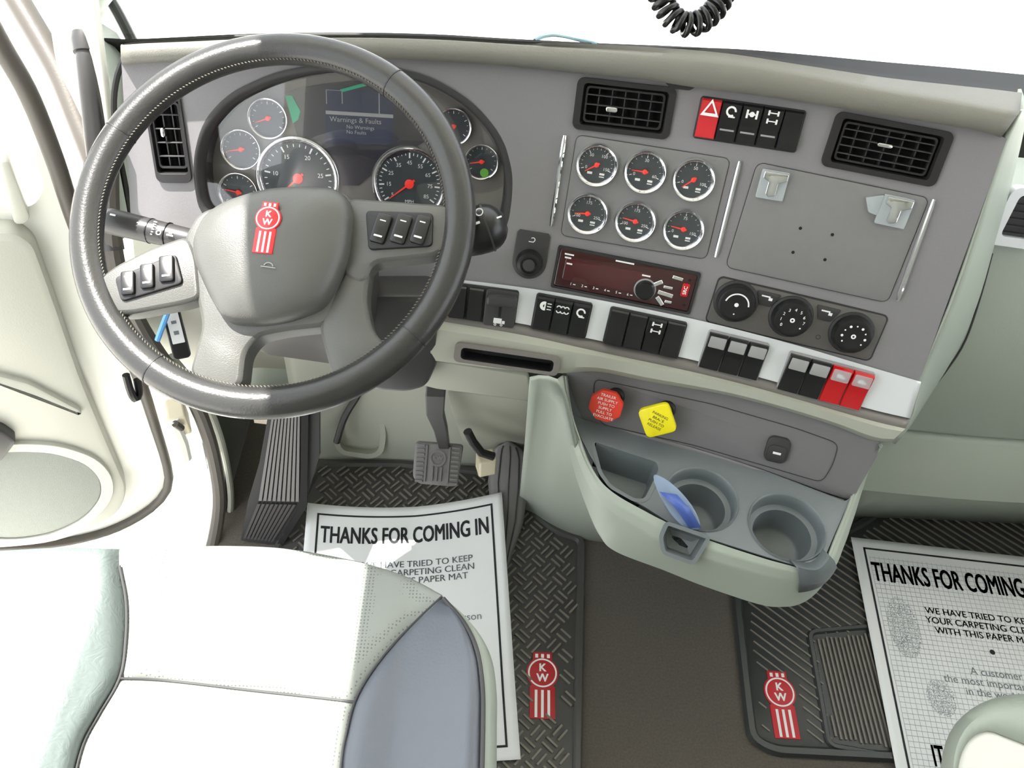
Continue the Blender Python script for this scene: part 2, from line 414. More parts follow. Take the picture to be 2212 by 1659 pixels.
# door opening edge of the body: cream sill, seal, stone kick strip
def tubepix(S, pts, r, n=40, mode='z'):
    q = rs(pts, n); return MB().tube([S(p.x, p.y) for p in q], r, 10)
SB = plane((-.505, .8, 0), V3((.93, -.36, .05)))
sealp = [(236, 300), (238, 450), (252, 575), (290, 680), (345, 770), (410, 850), (446, 930), (466, 1010), (474, 1080), (466, 1150), (450, 1215)]
struct('trim_3', tubepix(lambda x, y: SB.at(x, y, .0), sealp, .0125), M_SEAL)
struct('trim_4', tubepix(lambda x, y: SB.at(x+25, y, -.012), sealp[4:], .0065), M_BEIGE)
# door sill / jamb in white paint, seen between the open door and the body seal
JB = plane((-.66, .9, 0), V3((.93, -.36, .0)))
jm = MB(); a = [(90, -120), (150, 250), (235, 620), (350, 850), (380, 1000), (372, 1180)]; b = [(190, -120), (235, 250), (262, 620), (430, 880), (480, 1010), (470, 1200)]
A_ = pix(JB, a, 30); B_ = pix(SB, b, 30, h=-.02)
jm.grid([A_, lerp2(A_, B_, .5), B_]); struct('trim_5', jm, M_PAINT, solid=.01)
struct('trim_6', MB().box((-.63, .35, -.10), (.22, 1.05, .10)).box((-.80, .35, -.22), (.2, 1.0, .05)), M_PAINT, bevel=.01)
# A pillar, windscreen frame
pil = MB(); pa = [(330, -260), (150, -20), (170, 95), (225, 300), (250, 520)]; pb = [(500, -260), (235, -60), (262, 60), (262, 160), (262, 500)]
P1 = [dp(p.x, p.y, 1.12+.0*i) for i, p in enumerate(rs(pa, 24))]; P2 = [dp(p.x, p.y, 1.30) for p in rs([(640, -400), (230, 0), (268, 95), (268, 200), (280, 500)], 24)]
pil.grid([P1, lerp2(P1, P2, .5), P2]); struct('trim_7', pil, M_GREEN, solid=.012)
struct('trim_8', MB().tube([dp(p.x, p.y, 1.31) for p in rs([(150, -140), (238, 0), (262, 42), (286, 90)], 14)], .009, 10), M_SEALB)
# body weather strip outside the pillar
struct('trim_9', MB().tube([dp(p.x, p.y, 1.13) for p in rs([(-40, -140), (39, 0), (88, 83), (133, 165), (172, 262), (215, 370)], 24)], .0165, 12), M_SEAL)
# windscreen, bonnet, ground
def GT(p, z): return pixz(p, z, 50)
T2 = [(225, 88), (300, 90), (560, 78), (780, 76), (950, 80), (1100, 89), (1326, 101), (1552, 119), (1728, 146), (1904, 173), (2055, 190), (2230, 210), (2400, 226)]
T3 = [(225, 86), (300, 88), (560, 76), (780, 74), (950, 78), (1100, 87), (1326, 98), (1552, 104), (1728, 119), (1904, 136), (2055, 149), (2230, 166), (2400, 184)]
gl = GT(T3, .80)
gk = MB(); gk.grid([[q-V3((0, .05, .10)) for q in pixz(T2, .78, 50)], pixz([(x, y+10) for x, y in T2], .785, 50), gl])
struct('trim_10', gk, M_SEALB, solid=.006)
ws = MB(); top = [V3((q.x*.92+.02, q.y-.28-.05*abs(q.x-.4), 1.80)) for q in gl]
ws.grid([[q-V3((0, -.01, .01)) for q in gl], lerp2(gl, top, .5), top]); struct('window_1', ws, M_GLASS)
hood = MB(); rows = []
for j in range(14):
    t = j/13; rows.append([V3((-1.15+3.4*i/20, 1.34+t*2.6, .68-.22*t*t-.04*((i-9)/11)**2)) for i in range(21)])
hood.grid(rows); o = hood.build('bonnet', M_PAINT, solid=.01); tag(o, 'white truck bonnet outside beyond the windscreen', 'bonnet')
struct('ground', MB().box((0, 0, -1.32), (60, 60, .04)), M_CONC)

# ------------------------------------------------------------------ dashboard
D0 = DASH.at(1300, 640)
dash = thing('dashboard', 'wide grey dashboard with silver trim strip and stone lower lip', 'dashboard', loc=(D0.x, D0.y, .6))
N = 80
B = [(262, 132), (330, 129), (450, 124), (600, 119), (760, 118), (930, 125), (1100, 136), (1300, 157), (1411, 168), (1502, 182), (1653, 201), (1904, 241), (2105, 273), (2175, 300)]
Fb = [(283, 480), (400, 560), (600, 600), (800, 600), (985, 604), (1130, 621), (1300, 649), (1510, 692), (1700, 740), (1850, 784), (1985, 824)]
bt, bb = rs(B, N), rs(Fb, N); NV = 26
face = MB(); face.grid([[DASH.at(*(p.lerp(q, v/NV)).xy) for p, q in zip(bt, bb)] for v in range(NV+1)])
face_o = face.build('face_panel', M_DASH, dash, world=True, solid=.006, off=-1)
# brow pad
T = [(264, 97), (300, 93), (420, 88), (560, 82), (780, 80), (950, 84), (1100, 93), (1326, 109), (1552, 130), (1728, 160), (1904, 195), (2055, 220), (2140, 236), (2200, 246)]
T2b = [(264, 95), (300, 91), (420, 86), (560, 80), (780, 78), (950, 82), (1100, 91), (1326, 102), (1552, 120), (1728, 147), (1904, 174), (2055, 191), (2140, 200), (2205, 208)]
B2 = B[:-1]+[(2165, 290)]
br = MB(); r0 = pix(DASH, B2, N, h=-.004); r1 = pix(DASH, B2, N, h=.016)
tp = rs(T, N); bp_ = rs(B2, N)
r2 = [DASH.at(p.x, p.y, .022) for p in lerp2(bp_, tp, .25)]; r3 = [DASH.at(p.x, p.y, .020) for p in lerp2(bp_, tp, .8)]
r4 = [DASH.at(p.x, p.y, .010) for p in tp]
r5 = [zp(p.x, p.y, q.z+.004) for p, q in zip(rs(T2b, N), r4)]
r6 = [q+V3((0, .02, -.02)) for q in r5]; r7 = [q+V3((0, .05, -.10)) for q in r5]
br.grid([r0, r1, r2, r3, r4, r5, r6, r7]); br.build('brow_pad', M_BROW, dash, world=True, solid=.004, off=-1, angle=60)
tabp = quadframe(DASH, [(1440, 178), (1500, 184), (1488, 192), (1452, 187)], .001)
MB().prism(roundpoly([(-.022, .004), (.022, .004), (.012, -.004), (-.012, -.004)], .003), -.004, .006).xf(tabp[0].mat()).build('brow_clip', M_BLACKM, dash, world=True)
MB().tube([DASH.at(p.x, p.y, -.006) for p in rs([(266, 128), (252, 170), (246, 225), (252, 300), (268, 385), (284, 470)], 20)], .004, 8).build('edge_gasket', M_SEALB, dash, world=True)
# silver strip, taupe step, stone lip
St = [(940, 598), (1130, 621), (1300, 649), (1510, 692), (1700, 740), (1850, 784), (1990, 825)]
Sb = [(940, 668), (1130, 700), (1290, 735), (1490, 776), (1665, 822), (1866, 880), (1966, 904)]
Gt = [(930, 690), (1130, 724), (1290, 759), (1508, 806), (1665, 846), (1866, 904), (1956, 926)]
Lb = [(930, 778), (1080, 797), (1200, 806), (1290, 803), (1400, 824), (1590, 858), (1780, 912), (1880, 950), (1925, 954)]
def strip(name, rows, mt, **k):
    m = MB().grid(rows); return m.build(name, mt, dash, world=True, solid=.003, off=-1, angle=50, **k)
s0, s1, s2 = pix(DASH, St, N, -.002), pix(DASH, St, N, .005), pix(DASH, Sb, N, .010)
trim_o = strip('silver_trim', [s0, s1, lerp2(s1, s2, .12), s2, pix(DASH, Sb, N, .004)], M_SILVER)
g0, g1 = pix(DASH, Sb, N, .007), pix(DASH, Gt, N, .016)
strip('taupe_step', [g0, g1], M_TAUPE)
l0 = pix(DASH, Gt, N, .016); gp, lp = rs(Gt, N), rs(Lb, N)
l1 = [DASH.at(p.x, p.y, .026) for p in lerp2(gp, lp, .22)]; l2 = [DASH.at(p.x, p.y, .026) for p in lerp2(gp, lp, .8)]; l3 = [DASH.at(p.x, p.y, .018) for p in lp]
l4 = [DASH.at(p.x, p.y, -.03) for p in lp]
lip_o = strip('stone_lip', [l0, l1, l2, l3, l4], M_BEIGE)
# end cap on the right, turning back to the passenger side
PASS = plane((0, .80, .255), V3((0, -1, .30)))
R1 = [(2206, 240), (2175, 300), (2150, 372), (2120, 470), (2086, 575), (2050, 672), (2015, 752), (1987, 824), (1968, 905), (1925, 954)]
R2 = [(2222, 235), (2204, 320), (2178, 425), (2148, 530), (2120, 630), (2086, 722), (2046, 796), (2004, 862), (1966, 922), (1934, 960)]
e0, e1 = [], []
n_ = 30
for k, (p, q) in enumerate(zip(rs(R1, n_), rs(R2, n_))):
    e0.append(DASH.at(p.x, p.y, .0)); e1.append(PASS.at(q.x, q.y, .036))
def emid(t, o):
    out = []
    for a, b, p, q in zip(e0, e1, rs(R1, n_), rs(R2, n_)):
        da, db = (a-CAM).dot(CF), (b-CAM).dot(CF); m_ = p.lerp(q, t); out.append(dp(m_.x, m_.y, da+(db-da)*t-o))
    return out
e2 = [q+V3((.01, .05, 0)) for q in e1]
MB().grid([e0, emid(.2, .010), emid(.45, .016), emid(.75, .012), e1, e2]).build('end_cap', M_GREEN, dash, world=True, solid=.004, off=-1, angle=60)
# slot pocket in the lip
sf, sw, sh = quadframe(DASH, [(985, 738), (1210, 770), (1206, 812), (978, 778)], .028)
m = holedplate(rr(sw, sh, .008), [rr(sw*.88, sh*.62, .006, c=(sw*.005, -sh*.02))], -.012, .004); m.xf(sf.mat()).build('slot_surround', M_TAUPE, dash, world=True, bevel=.0015)
so = rr(sw*.88, sh*.62, .006, c=(sw*.005, -sh*.02))
cut(lip_o, [MB().prism(inset(so, -.001), -.03, .02).xf(sf.mat())])
MB().rings([[V3((*p, .002)) for p in so], [V3((*p, -.024)) for p in inset(so, .0015)]], cap0=False).xf(sf.mat()).build('slot_pocket', M_BLACKM, dash, world=True)
# knee panels below the lip
KN = yawlean(DASH.at(1040, 790, -.005), 4, -12)
def poly(name, S, pts, mt, parent, z0=-.004, z1=.004, r=0, bev=0, **k):
    o2 = [S.l2(x, y) for x, y in pts]
    if r: o2 = roundpoly(o2, r)
    return MB().prism(o2, z0, z1, bev).xf(S.mat()).build(name, mt, parent, world=True, **k)
poly('knee_panel', KN, [(700, 700), (945, 776), (1140, 808), (1150, 862), (944, 836), (640, 760)], M_BEIGE, dash, r=.004, bev=.002)
KN2 = yawlean(DASH.at(1040, 790, -.03), 4, -20)
poly('lower_knee_panel', KN2, [(966, 838), (1142, 862), (1160, 880), (1158, 970), (1140, 985), (1050, 990), (1000, 950), (978, 890)], M_BEIGE, dash, r=.01, bev=.002)
KL = yawlean(DASH.at(500, 585, -.02), -3, -25)
poly('left_knee_panel', KL, [(285, 480), (430, 560), (700, 600), (960, 640), (960, 800), (760, 800), (560, 790), (420, 800), (350, 760), (300, 660)], M_BEIGE, dash, r=.01)
# fascia with valve panel
FA = yawlean(DASH.at(1500, 850, -.012), 17, 27)
fpts = [(1218, 785), (1400, 815), (1600, 850), (1780, 905), (1900, 950), (1902, 972), (1880, 1010), (1850, 1062), (1832, 1078), (1780, 1062), (1640, 1010), (1500, 966), (1380, 935), (1280, 915), (1258, 905), (1243, 870)]
poly('valve_fascia', FA, fpts, M_FASC, dash, z0=-.02, r=.006, bev=.003)
op = [FA.l2(x, y) for x, y in [(1284, 815), (1540, 870), (1720, 922), (1812, 955), (1800, 1000), (1775, 1040), (1500, 960), (1300, 915), (1282, 880)]]
op = roundpoly(op, .012); ins = inset(op if area(op) > 0 else op[::-1], .001)
holedplate(op if area(op) > 0 else op[::-1], [ins], .0042, .005).xf(FA.mat()).build('valve_panel_seam', M_GREYD, dash, world=True)
MB().tube([FA.at(p.x, p.y, .003) for p in rs([(1262, 912), (1380, 940), (1500, 972), (1640, 1017), (1780, 1070), (1822, 1084)], 30)], .0035, 8).build('tray_ridge', M_FASC, dash, world=True)
TZ = FA.at(1500, 968).z
print('TRAY Z', TZ, 'cup', (zp(1783, 1160, TZ)-zp(1615, 1120, TZ)).length)

# ------------------------------------------------------------------ centre console with the cup tray
cons = thing('centre_console', 'sage centre console with slate cup tray under the valve fascia', 'console', loc=(zp(1550, 1100, TZ).x, zp(1550, 1100, TZ).y, .35))
TK = (zp(1783, 1160, TZ)-zp(1615, 1120, TZ)).length/.098
def zl(pts, z=None): return [(zp(x, y, z or TZ).x, zp(x, y, z or TZ).y) for x, y in pts]
tray = [(1236, 895), (1255, 905), (1380, 935), (1500, 968), (1640, 1012), (1780, 1066), (1824, 1084), (1838, 1074), (1822, 1110), (1798, 1165), (1780, 1208), (1760, 1228), (1720, 1222), (1640, 1198), (1520, 1160), (1440, 1125), (1395, 1096), (1335, 1062), (1300, 1025), (1275, 985), (1252, 940)]
tray2 = roundpoly(zl(tray), .006)
def ell(cx, cy, r, n=40):
    c = zp(cx, cy, TZ); return [(c.x+r*math.cos(2*math.pi*i/n), c.y+r*math.sin(2*math.pi*i/n)) for i in range(n)], c
cup1, cc1 = ell(1514, 1078, .0465*TK); cup2, cc2 = ell(1700, 1138, .0475*TK)
bin2 = roundpoly(zl([(1283, 955), (1420, 1000), (1422, 1018), (1392, 1078), (1372, 1078), (1322, 1050), (1300, 1020)]), .006)
front2 = zl([(1452, 1120), (1524, 1150), (1522, 1170), (1516, 1196), (1428, 1172), (1432, 1140)])
m = holedplate(tray2 if area(tray2) > 0 else tray2[::-1], [cup1, cup2, bin2], TZ-.003, TZ)
tray_o = m.build('cup_tray', M_TRAY, cons, world=True)
for c, cc, r in ((cup1, cc1, .0465*TK), (cup2, cc2, .0475*TK)):
    w = MB().lathe([(r+.003, 0), (r+.002, .0025), (r-.0008, .001), (r-.002, -.018), (r-.003, -.022), (r-.011, -.024), (r-.013, -.07), (r-.02, -.074), (.001, -.075)], 40, cap=False)
    w.xf(Matrix.Translation((cc.x, cc.y, TZ))).build('cup_well', M_TRAY, cons, world=True, angle=60)
if area(bin2) < 0: bin2 = bin2[::-1]
ib = inset(bin2, .008)
MB().rings([[V3((*p, TZ+.001)) for p in inset(bin2, -.003)], [V3((*p, TZ+.001)) for p in bin2], [V3((*p, TZ-.05)) for p in ib]], cap0=False).build('storage_bin', M_TRAY, cons, world=True)
# body skin
outA = [(1222, 812), (1234, 895), (1252, 950), (1272, 1000), (1300, 1042), (1336, 1072), (1395, 1105), (1440, 1128), (1520, 1163), (1640, 1203), (1700, 1220), (1745, 1232), (1768, 1228), (1786, 1206), (1803, 1165), (1826, 1110), (1843, 1066), (1872, 1008), (1900, 962)]
outB = [(1204, 818), (1217, 895), (1237, 960), (1256, 1015), (1282, 1065), (1318, 1105), (1385, 1145), (1435, 1172), (1515, 1204), (1640, 1240), (1700, 1252), (1755, 1256), (1785, 1246), (1808, 1218), (1828, 1165), (1848, 1108), (1862, 1062), (1882, 1005), (1906, 960)]
outC = [(1186, 826), (1194, 876), (1219, 929), (1240, 1014), (1268, 1098), (1296, 1158), (1331, 1192), (1434, 1232), (1520, 1266), (1638, 1305), (1691, 1311), (1730, 1304), (1765, 1279), (1800, 1230), (1829, 1165), (1850, 1095), (1864, 1042), (1884, 1002), (1908, 962)]
n_c = n_ = 220; a3, b3, c3 = rs(outA, n_), rs(outB, n_), rs(outC, n_)
def zprof(i, lo, hi): return lo
ra, rb, rc, rd = [], [], [], []
for i in range(n_):
    s = i/(n_-1); k = min(1, max(0, (s-.0)/.16)); kr = min(1, max(0, (1-s)/.10))
    ztop = TZ+.004 + (1-k)*(FA.at(1214, 800).z-TZ) + (1-kr)*(FA.at(1903, 960).z-TZ)
    ra.append(zp(a3[i].x, a3[i].y, ztop)); rb.append(zp(b3[i].x, b3[i].y, ztop-.020)); rc.append(zp(c3[i].x, c3[i].y, ztop-.075))
for i in range(n_): rd.append(rc[i]+V3((0, .06, -.05)))
ru = [zp(a3[i].x, a3[i].y, ra[i].z-.006) for i in range(n_)]
PN = yawlean(zp(1480, 1160, TZ), 20, 55)
pn = [PN.l2(x, y, .004) for x, y in [(1440, 1128), (1532, 1160), (1526, 1172), (1502, 1212), (1492, 1216), (1432, 1194), (1426, 1160)]]
pn = roundpoly(pn, .006); pn = pn if area(pn) > 0 else pn[::-1]; hole = inset(pn, .0035); hol2 = inset(pn, .0012)
base = [ru, ra, [p.lerp(q, .5)+V3((0, 0, .004)) for p, q in zip(ra, rb)], rb, lerp2(rb, rc, .5), rc]; dense = []
for A_, B_ in zip(base, base[1:]): dense += [lerp2(A_, B_, k/6) for k in range(6)]
dense += [rc, rd]
cs = MB().grid(dense)
def inpoly(p, o):
    c = False
    for (x1, y1), (x2, y2) in zip(o, o[1:]+o[:1]):
        if (y1 > p[1]) != (y2 > p[1]) and p[0] < (x2-x1)*(p[1]-y1)/(y2-y1)+x1: c = not c
    return c
def pnpx(q):                    # where the skin lies behind the pocket mouth, seen square on
    l = PN.loc(q); return (l.x, l.y) if abs(l.z) < .05 else (9, 9)
cs.f = [f for f in cs.f if not inpoly(pnpx(sum((cs.v[i] for i in f), V3())/4), hol2)]
cbody = cs.build('console_body', M_GREEN, cons, world=True, solid=.004, off=-1, angle=50)
under = MB(); cen = sum(rd, V3())/len(rd)
# closed underside so that nothing shows through
bk = [V3((q.x, .95, q.z)) for q in rd]; under.grid([rd, bk]); under.build('console_underside', M_GREYD, cons, world=True)

# ------------------------------------------------------------------ engine tunnel side, passenger dash
q1, q2 = zp(1135, 1100, 0), zp(1320, 1172, 0)
dn = (q2-q1).cross(V3((0, 0, 1))).normalized()
if dn.dot(CAM-q1) < 0: dn = -dn
DG = plane(q1, dn+V3((0, 0, .25)))
tn = MB(); t0 = [(1146, 824), (1166, 820), (1190, 824), (1212, 846), (1240, 960), (1275, 1080), (1335, 1178)]
t1 = [(1150, 960), (1160, 980), (1170, 1000), (1185, 1020), (1210, 1060), (1250, 1100), (1330, 1176)]
t2 = [(1120, 1095), (1150, 1112), (1180, 1132), (1215, 1150), (1250, 1162), (1290, 1170), (1330, 1172)]
n_ = 24
tt0 = [dp(p.x, p.y, 1.02+.0*i) for i, p in enumerate(rs(t0, n_))]
tt0 = [dp(p.x, p.y, 1.03+(.0 if i < 3 else .52*((i-3)/(n_-4))**1.0)) for i, p in enumerate(rs(t0, n_))]
tt2 = [zp(p.x, p.y, 0.0) for p in rs(t2, n_)]
# bulged skin from the lip down to the floor
rows = []
for v in range(9):
    t = v/8; row = []
    for a, b, pa_, pb_ in zip(tt0, tt2, rs(t0, n_), rs(t2, n_)):
        p = pa_.lerp(pb_, t); da = (a-CAM).dot(CF); db = (b-CAM).dot(CF)
        row.append(dp(p.x, p.y, da+(db-da)*(t**.8)))
    rows.append(row)
rows.append([q+V3((.05, .05, 0)) for q in rows[-1]])
struct('trim_11', MB().grid(rows), M_GREEN, solid=.006, off=-1)
tb = [(x, y) for x, y in [(1150, 870), (1154, 900), (1156, 940), (1154, 965), (1140, 985), (1060, 985)]]
struct('trim_12', MB().tube([KN2.at(p.x, p.y, .006) for p in rs(tb, 20)], .0016, 6), M_TAUPE)
pd = thing('passenger_dashboard', 'sage passenger dashboard with glovebox door right of the centre stack', 'dashboard', loc=(.95, .85, .3))
yv = lambda z: .80+(z-.255)*.30
zs = PASS.at(2050, 917).z
def prow(z, dx=0, dy=0): return [V3((x, yv(z)+dy-.03*math.exp(-((x-.95)/.4)**2), z)) for x in [.30+i*(1.07/30) for i in range(31)]]
MB().grid([prow(.262, dy=.08), prow(.258, dy=.012), prow(.27), prow(zs-.012), prow(zs-.004, dy=.006), prow(zs-.003, dy=.03)]).build('glovebox_door', M_GREEN, pd, world=True, angle=50)
MB().grid([prow(zs-.002, dy=.03), prow(zs, dy=.004), prow(zs+.01, dy=-.004), prow(.60), prow(.70, dy=.0), prow(.745, dy=.015), prow(.765, dy=.05), prow(.74, dy=.20)]).build('passenger_pad', M_GREEN, pd, world=True, angle=60)
MB().tube([PASS.at(p.x, p.y, .03) for p in rs([(2143, 548), (2118, 640), (2084, 738), (2040, 806), (1990, 868), (1958, 905)], 20)], .0018, 6).build('pad_seam', M_GREYD, pd, world=True)
pv, pw, ph = quadframe(PASS, [(2166, 405), (2300, 420), (2292, 545), (2148, 520)], .034)
holedplate(rr(pw, ph, .014), [rr(pw*.78, ph*.72, .008, c=(.004, .002))], -.01, .004).xf(pv.mat()).build('vent_surround', M_SILVER, pd, world=True, bevel=.002)
m = MB().prism(rr(pw*.78, ph*.72, .008, c=(.004, .002)), -.009, -.006)
for k in range(6): m.box((.004, .002+(-.42+.168*k)*ph*.72, -.003), (pw*.74, .0016, .006))
m.xf(pv.mat()).build('vent_grille', M_VENT, pd, world=True)
kb = MB(); kp = [(1840, 1078), (2000, 1080), (2212, 1090), (2400, 1098)]; kq = [(1820, 1112), (2000, 1108), (2212, 1120), (2400, 1130)]
ka = [q for q in pixz(kp, .14, 10)]
struct('trim_13', MB().grid([[q+V3((-.0, .0, .14)) for q in ka], ka, [q+V3((0, .05, -.16)) for q in ka]]), M_GREEN, solid=.006)
# ------------------------------------------------------------------ openings in the dashboard face
def cutter(fr, o2, z0=-.03, z1=.02): return MB().prism(o2, z0, z1).xf(fr.mat())
VC = quadframe(DASH, [(1250, 166), (1462, 188), (1446, 303), (1234, 276)])
VR = quadframe(DASH, [(1806, 240), (2058, 284), (2022, 407), (1772, 355)])
VL = quadframe(DASH, [(322, 190), (400, 190), (405, 394), (326, 392)])
CLF = DASH.frame(780, 330)
clo = [(423, 341), (424, 400), (436, 459), (520, 500), (700, 530), (900, 530), (1080, 500), (1093, 472), (1101, 420), (1101, 374), (1077, 299), (1018, 228), (927, 172), (800, 146), (693, 148), (595, 166), (498, 211), (442, 276)]
CLO = [CLF.l2(*p) for p in clo]; CLO = roundpoly(CLO, .03)
if area(CLO) < 0: CLO = CLO[::-1]
cut(face_o, [cutter(f, rr(w*.88, h*.86, .008)) for f, w, h in (VC, VR, VL)] + [cutter(CLF, CLO, -.08, .05)])

# ------------------------------------------------------------------ air vents
def make_vent(fw, label, nh, nv, tab, vert=False, tilt=0):
    fr, w, h = fw
    t = thing('air_vent', label, 'air vent', fr, group='dashboard air vents')
    holedplate(rr(w, h, .009), [rr(w*.86, h*.80, .005)], -.001, .004).build('bezel', M_VENT, t, bevel=.0015)
    R = [[V3((*p, .003)) for p in rr(w*.86, h*.80, .005)], [V3((*p, -.028)) for p in rr(w*.80, h*.74, .005)]]
    MB().rings(R, cap0=False).build('duct', M_VOID, t)
    iw, ih = w*.80, h*.70
    fr_ = holedplate(rr(iw, ih, .005), [rr(iw-.005, ih-.005, .004)], -.008, -.002); fr_.build('grille_frame', M_VENT, t, bevel=.0006)
    if vert: nh, nv = nv, nh
    for k in range(nh):
        y = -ih/2 + ih*(k+.9)/(nh+.8); MB().box((0, y, -.006), (iw-.003, .0016, .009)).build('slat', M_GREYD, t, bevel=.0004)
    m = MB()
    for k in range(nv):
        x = -iw/2 + iw*(k+1)/(nv+1); m.box((x, 0, -.014), (.0016, ih-.004, .010))
    m.build('cross_vanes', M_GREYD, t)
    tx, ty, tw, th = tab
    MB().prism(rr(tw*w, th*h, .003, c=(tx*w, ty*h)), -.006, .003, .001).build('adjuster_tab', M_CHROME, t)
    return t
make_vent(VC, 'black rectangular air vent above the six round gauges', 3, 5, (-.12, -.05, .12, .10))
make_vent(VR, 'widest black air vent above the blank inset panel', 4, 5, (-.02, .06, .13, .07))
make_vent(VL, 'tall narrow black air vent seen through the steering wheel', 2, 4, (-.12, .04, .12, .10), vert=True)

# ------------------------------------------------------------------ rocker switches
def bezel(S, quad, h=.006, mt=M_BLACKM, depth=.006):
    fr, w, hh = quadframe(S, quad, h); MB().prism(rr(w, hh, .004), -.008, .001, .001).xf(fr.mat()).build('switch_bezel', mt, dash, world=True); return fr, w, hh
def icon(kind, s):
    m = MB(); a = lambda *q: m.add(*q)
    if kind == 'tri':
        a(*arcpoly([(0, .5), (.5, -.4), (-.5, -.4)], s)); 
    elif kind == 'lamp':
        a(*arcband(.15*s, .42*s, math.pi/2, math.pi*1.5, 0, 8)); m.box((.02*s, 0, 0), (.12*s, .8*s, .0002))
        for k in (-1, 0, 1): m.box((.38*s, k*.26*s, 0), (.36*s, .08*s, .0002))
    elif kind == 'waves':
        for k in (-1, 0, 1): a(*arcband(.12*s, .22*s, 0, math.pi, 0, 6, (k*.34*s, .08*s)));
        for k in (-1, 0, 1): a(*arcband(.12*s, .22*s, math.pi, math.pi*2, 0, 6, (k*.34*s, -.2*s)))
    elif kind == 'rings':
        a(*arcband(.25*s, .4*s, 0, math.pi*1.7, 0, 12)); m.box((.1*s, -.4*s, 0), (.5*s, .1*s, .0002))
    elif kind == 'axle':
        for k in (-1, 1): m.box((k*.36*s, 0, 0), (.16*s, .62*s, .0002))
        m.box((0, 0, 0), (.6*s, .1*s, .0002)); a(*arcband(.06*s, .2*s, 0, 6.28, 0, 10))
    elif kind == 'axles':
        for yy in (-.3, .3):
            for k in (-1, 1): m.box((k*.34*s, yy*s, 0), (.14*s, .36*s, .0002))
            m.box((0, yy*s, 0), (.6*s, .08*s, .0002))
    elif kind == 'truck':
        m.box((-.1*s, .05*s, 0), (.6*s, .4*s, .0002)); m.box((.33*s, -.03*s, 0), (.2*s, .24*s, .0002))
        for k in (-.25, .2): a(*arcband(0.001, .1*s, 0, 6.28, 0.0001, 8, (k*s, -.25*s)))
    return m
def arcpoly(pts, s):
    vs = [V3((x*s, y*s, 0)) for x, y in pts]; inn = [q*.6 for q in vs]
    n = len(vs); return vs+inn, [(i, (i+1) % n, n+(i+1) % n, n+i) for i in range(n)]
SW = []
def switch(fr, w, h, label, ic='truck', body=M_BLACK, up=True, bar=False, group='rocker switches', icsize=.5, tilt=0, top=None, red=False):
    t = thing('rocker_switch', label, 'rocker switch', fr, group=group)
    hw, hh = w/2, h/2
    # profile along the height: rocked face
    prof = [(-hh, .001), (-hh+.0015, .004), (-.10*h, .0042), (.0, .0050), (hh*.55, .0078), (hh-.0022, .0086), (hh, .005), (hh, .0)]
    if tilt: prof = [(-hh, .001), (-hh+.0015, .0085), (-hh*.55, .0078), (0, .0048), (hh-.0022, .0042), (hh, .002), (hh, 0)]
    R = []
    for x in (-hw, -hw+.0008, hw-.0008, hw):
        k = .0012 if abs(x) == hw else 0
        R.append([V3((x, y, z-k)) for y, z in prof])
    mb = MB().rings([[*r, V3((r[-1].x, prof[-1][0], -.004)), V3((r[0].x, prof[0][0], -.004))] for r in R])
    mb.build('rocker', body, t, angle=25)
    s = w*icsize*1.35
    if ic:
        yy = hh*.55; m = icon(ic, s); m.xf(Matrix.Translation((0, yy, (.0045 if tilt else .0086)))@Matrix.Rotation(math.radians(-6 if tilt else 3), 4, 'X')); m.build('symbol', M_WHITE, t)
    if top:
        MB().prism(rr(w*.86, h*.30, .0015, c=(0, hh*.60)), .004, .0093, .0005).build('lens', top, t)
    if bar:
        MB().box((0, -hh*.42, .0046), (w*.72, h*.045, .001)).build('light_bar', M_GREYT, t)
    return t
def bank(quad, n, h, names, **k):
    fr, w, hh = bezel(DASH, quad, h)
    out = []
    for i in range(n):
        cw = (w-.003)/n; x = -w/2+.0015+cw*(i+.5)
        kw = dict(k); kw.update(names[i][1]); out.append(switch(fr.shifted(x, 0, .001), cw-.0012, hh-.004, names[i][0], **kw))
    return fr, w, hh
bank([(1512, 207), (1742, 238), (1720, 332), (1498, 297)], 5, .001, [
    ('red hazard rocker switch with a white triangle, first in the upper row between the vents', dict(ic='tri', body=M_RED, icsize=.7)),
    ('black rocker switch right beside the red hazard switch in the upper row', dict(ic='rings', bar=True)),
    ('black rocker switch with a bow-tie axle symbol, middle of the upper row', dict(ic='axle', bar=True)),
    ('black rocker switch with a double axle symbol in the upper row', dict(ic='axles', bar=True)),
    ('blank black switch without symbol at the right end of the upper row', dict(ic=None, bar=True, tilt=1))], group='upper row of switches')
bank([(1158, 634), (1278, 655), (1268, 733), (1147, 708)], 3, .010, [
    ('black rocker switch with fog lamp symbol, left of its trio on the strip', dict(ic='lamp')),
    ('black rocker switch with a wavy lamp symbol, middle of the trio on the silver strip', dict(ic='waves')),
    ('black rocker switch with a ring symbol, right of the trio below the radio corner', dict(ic='rings'))], group='lamp switches on the silver strip', tilt=0)
bank([(1318, 664), (1484, 696), (1466, 777), (1302, 738)], 4, .010, [
    ('plain black rocker switch at the left end of the four directly below the radio', dict(ic=None, tilt=1)),
    ('plain black rocker switch, second of the four below the radio', dict(ic=None, tilt=1)),
    ('black rocker switch, the only marked one of the four below the radio', dict(ic='axles')),
    ('plain black rocker switch at the right end of the four below the radio', dict(ic=None, tilt=1))], group='switches below the radio')
bank([(1528, 711), (1658, 744), (1640, 825), (1507, 794)], 3, .010, [
    ('black rocker switch with a grey lens top, left of the trio below the climate panel', dict(ic='truck', top=M_GREYT)),
    ('black rocker switch with a grey lens top, middle of the trio below the climate panel', dict(ic='truck', top=M_GREYT)),
    ('black rocker switch with a grey lens top, right of the trio below the climate panel', dict(ic='truck', top=M_GREYT))], group='lens-topped switches on the strip', mt=None) if False else None
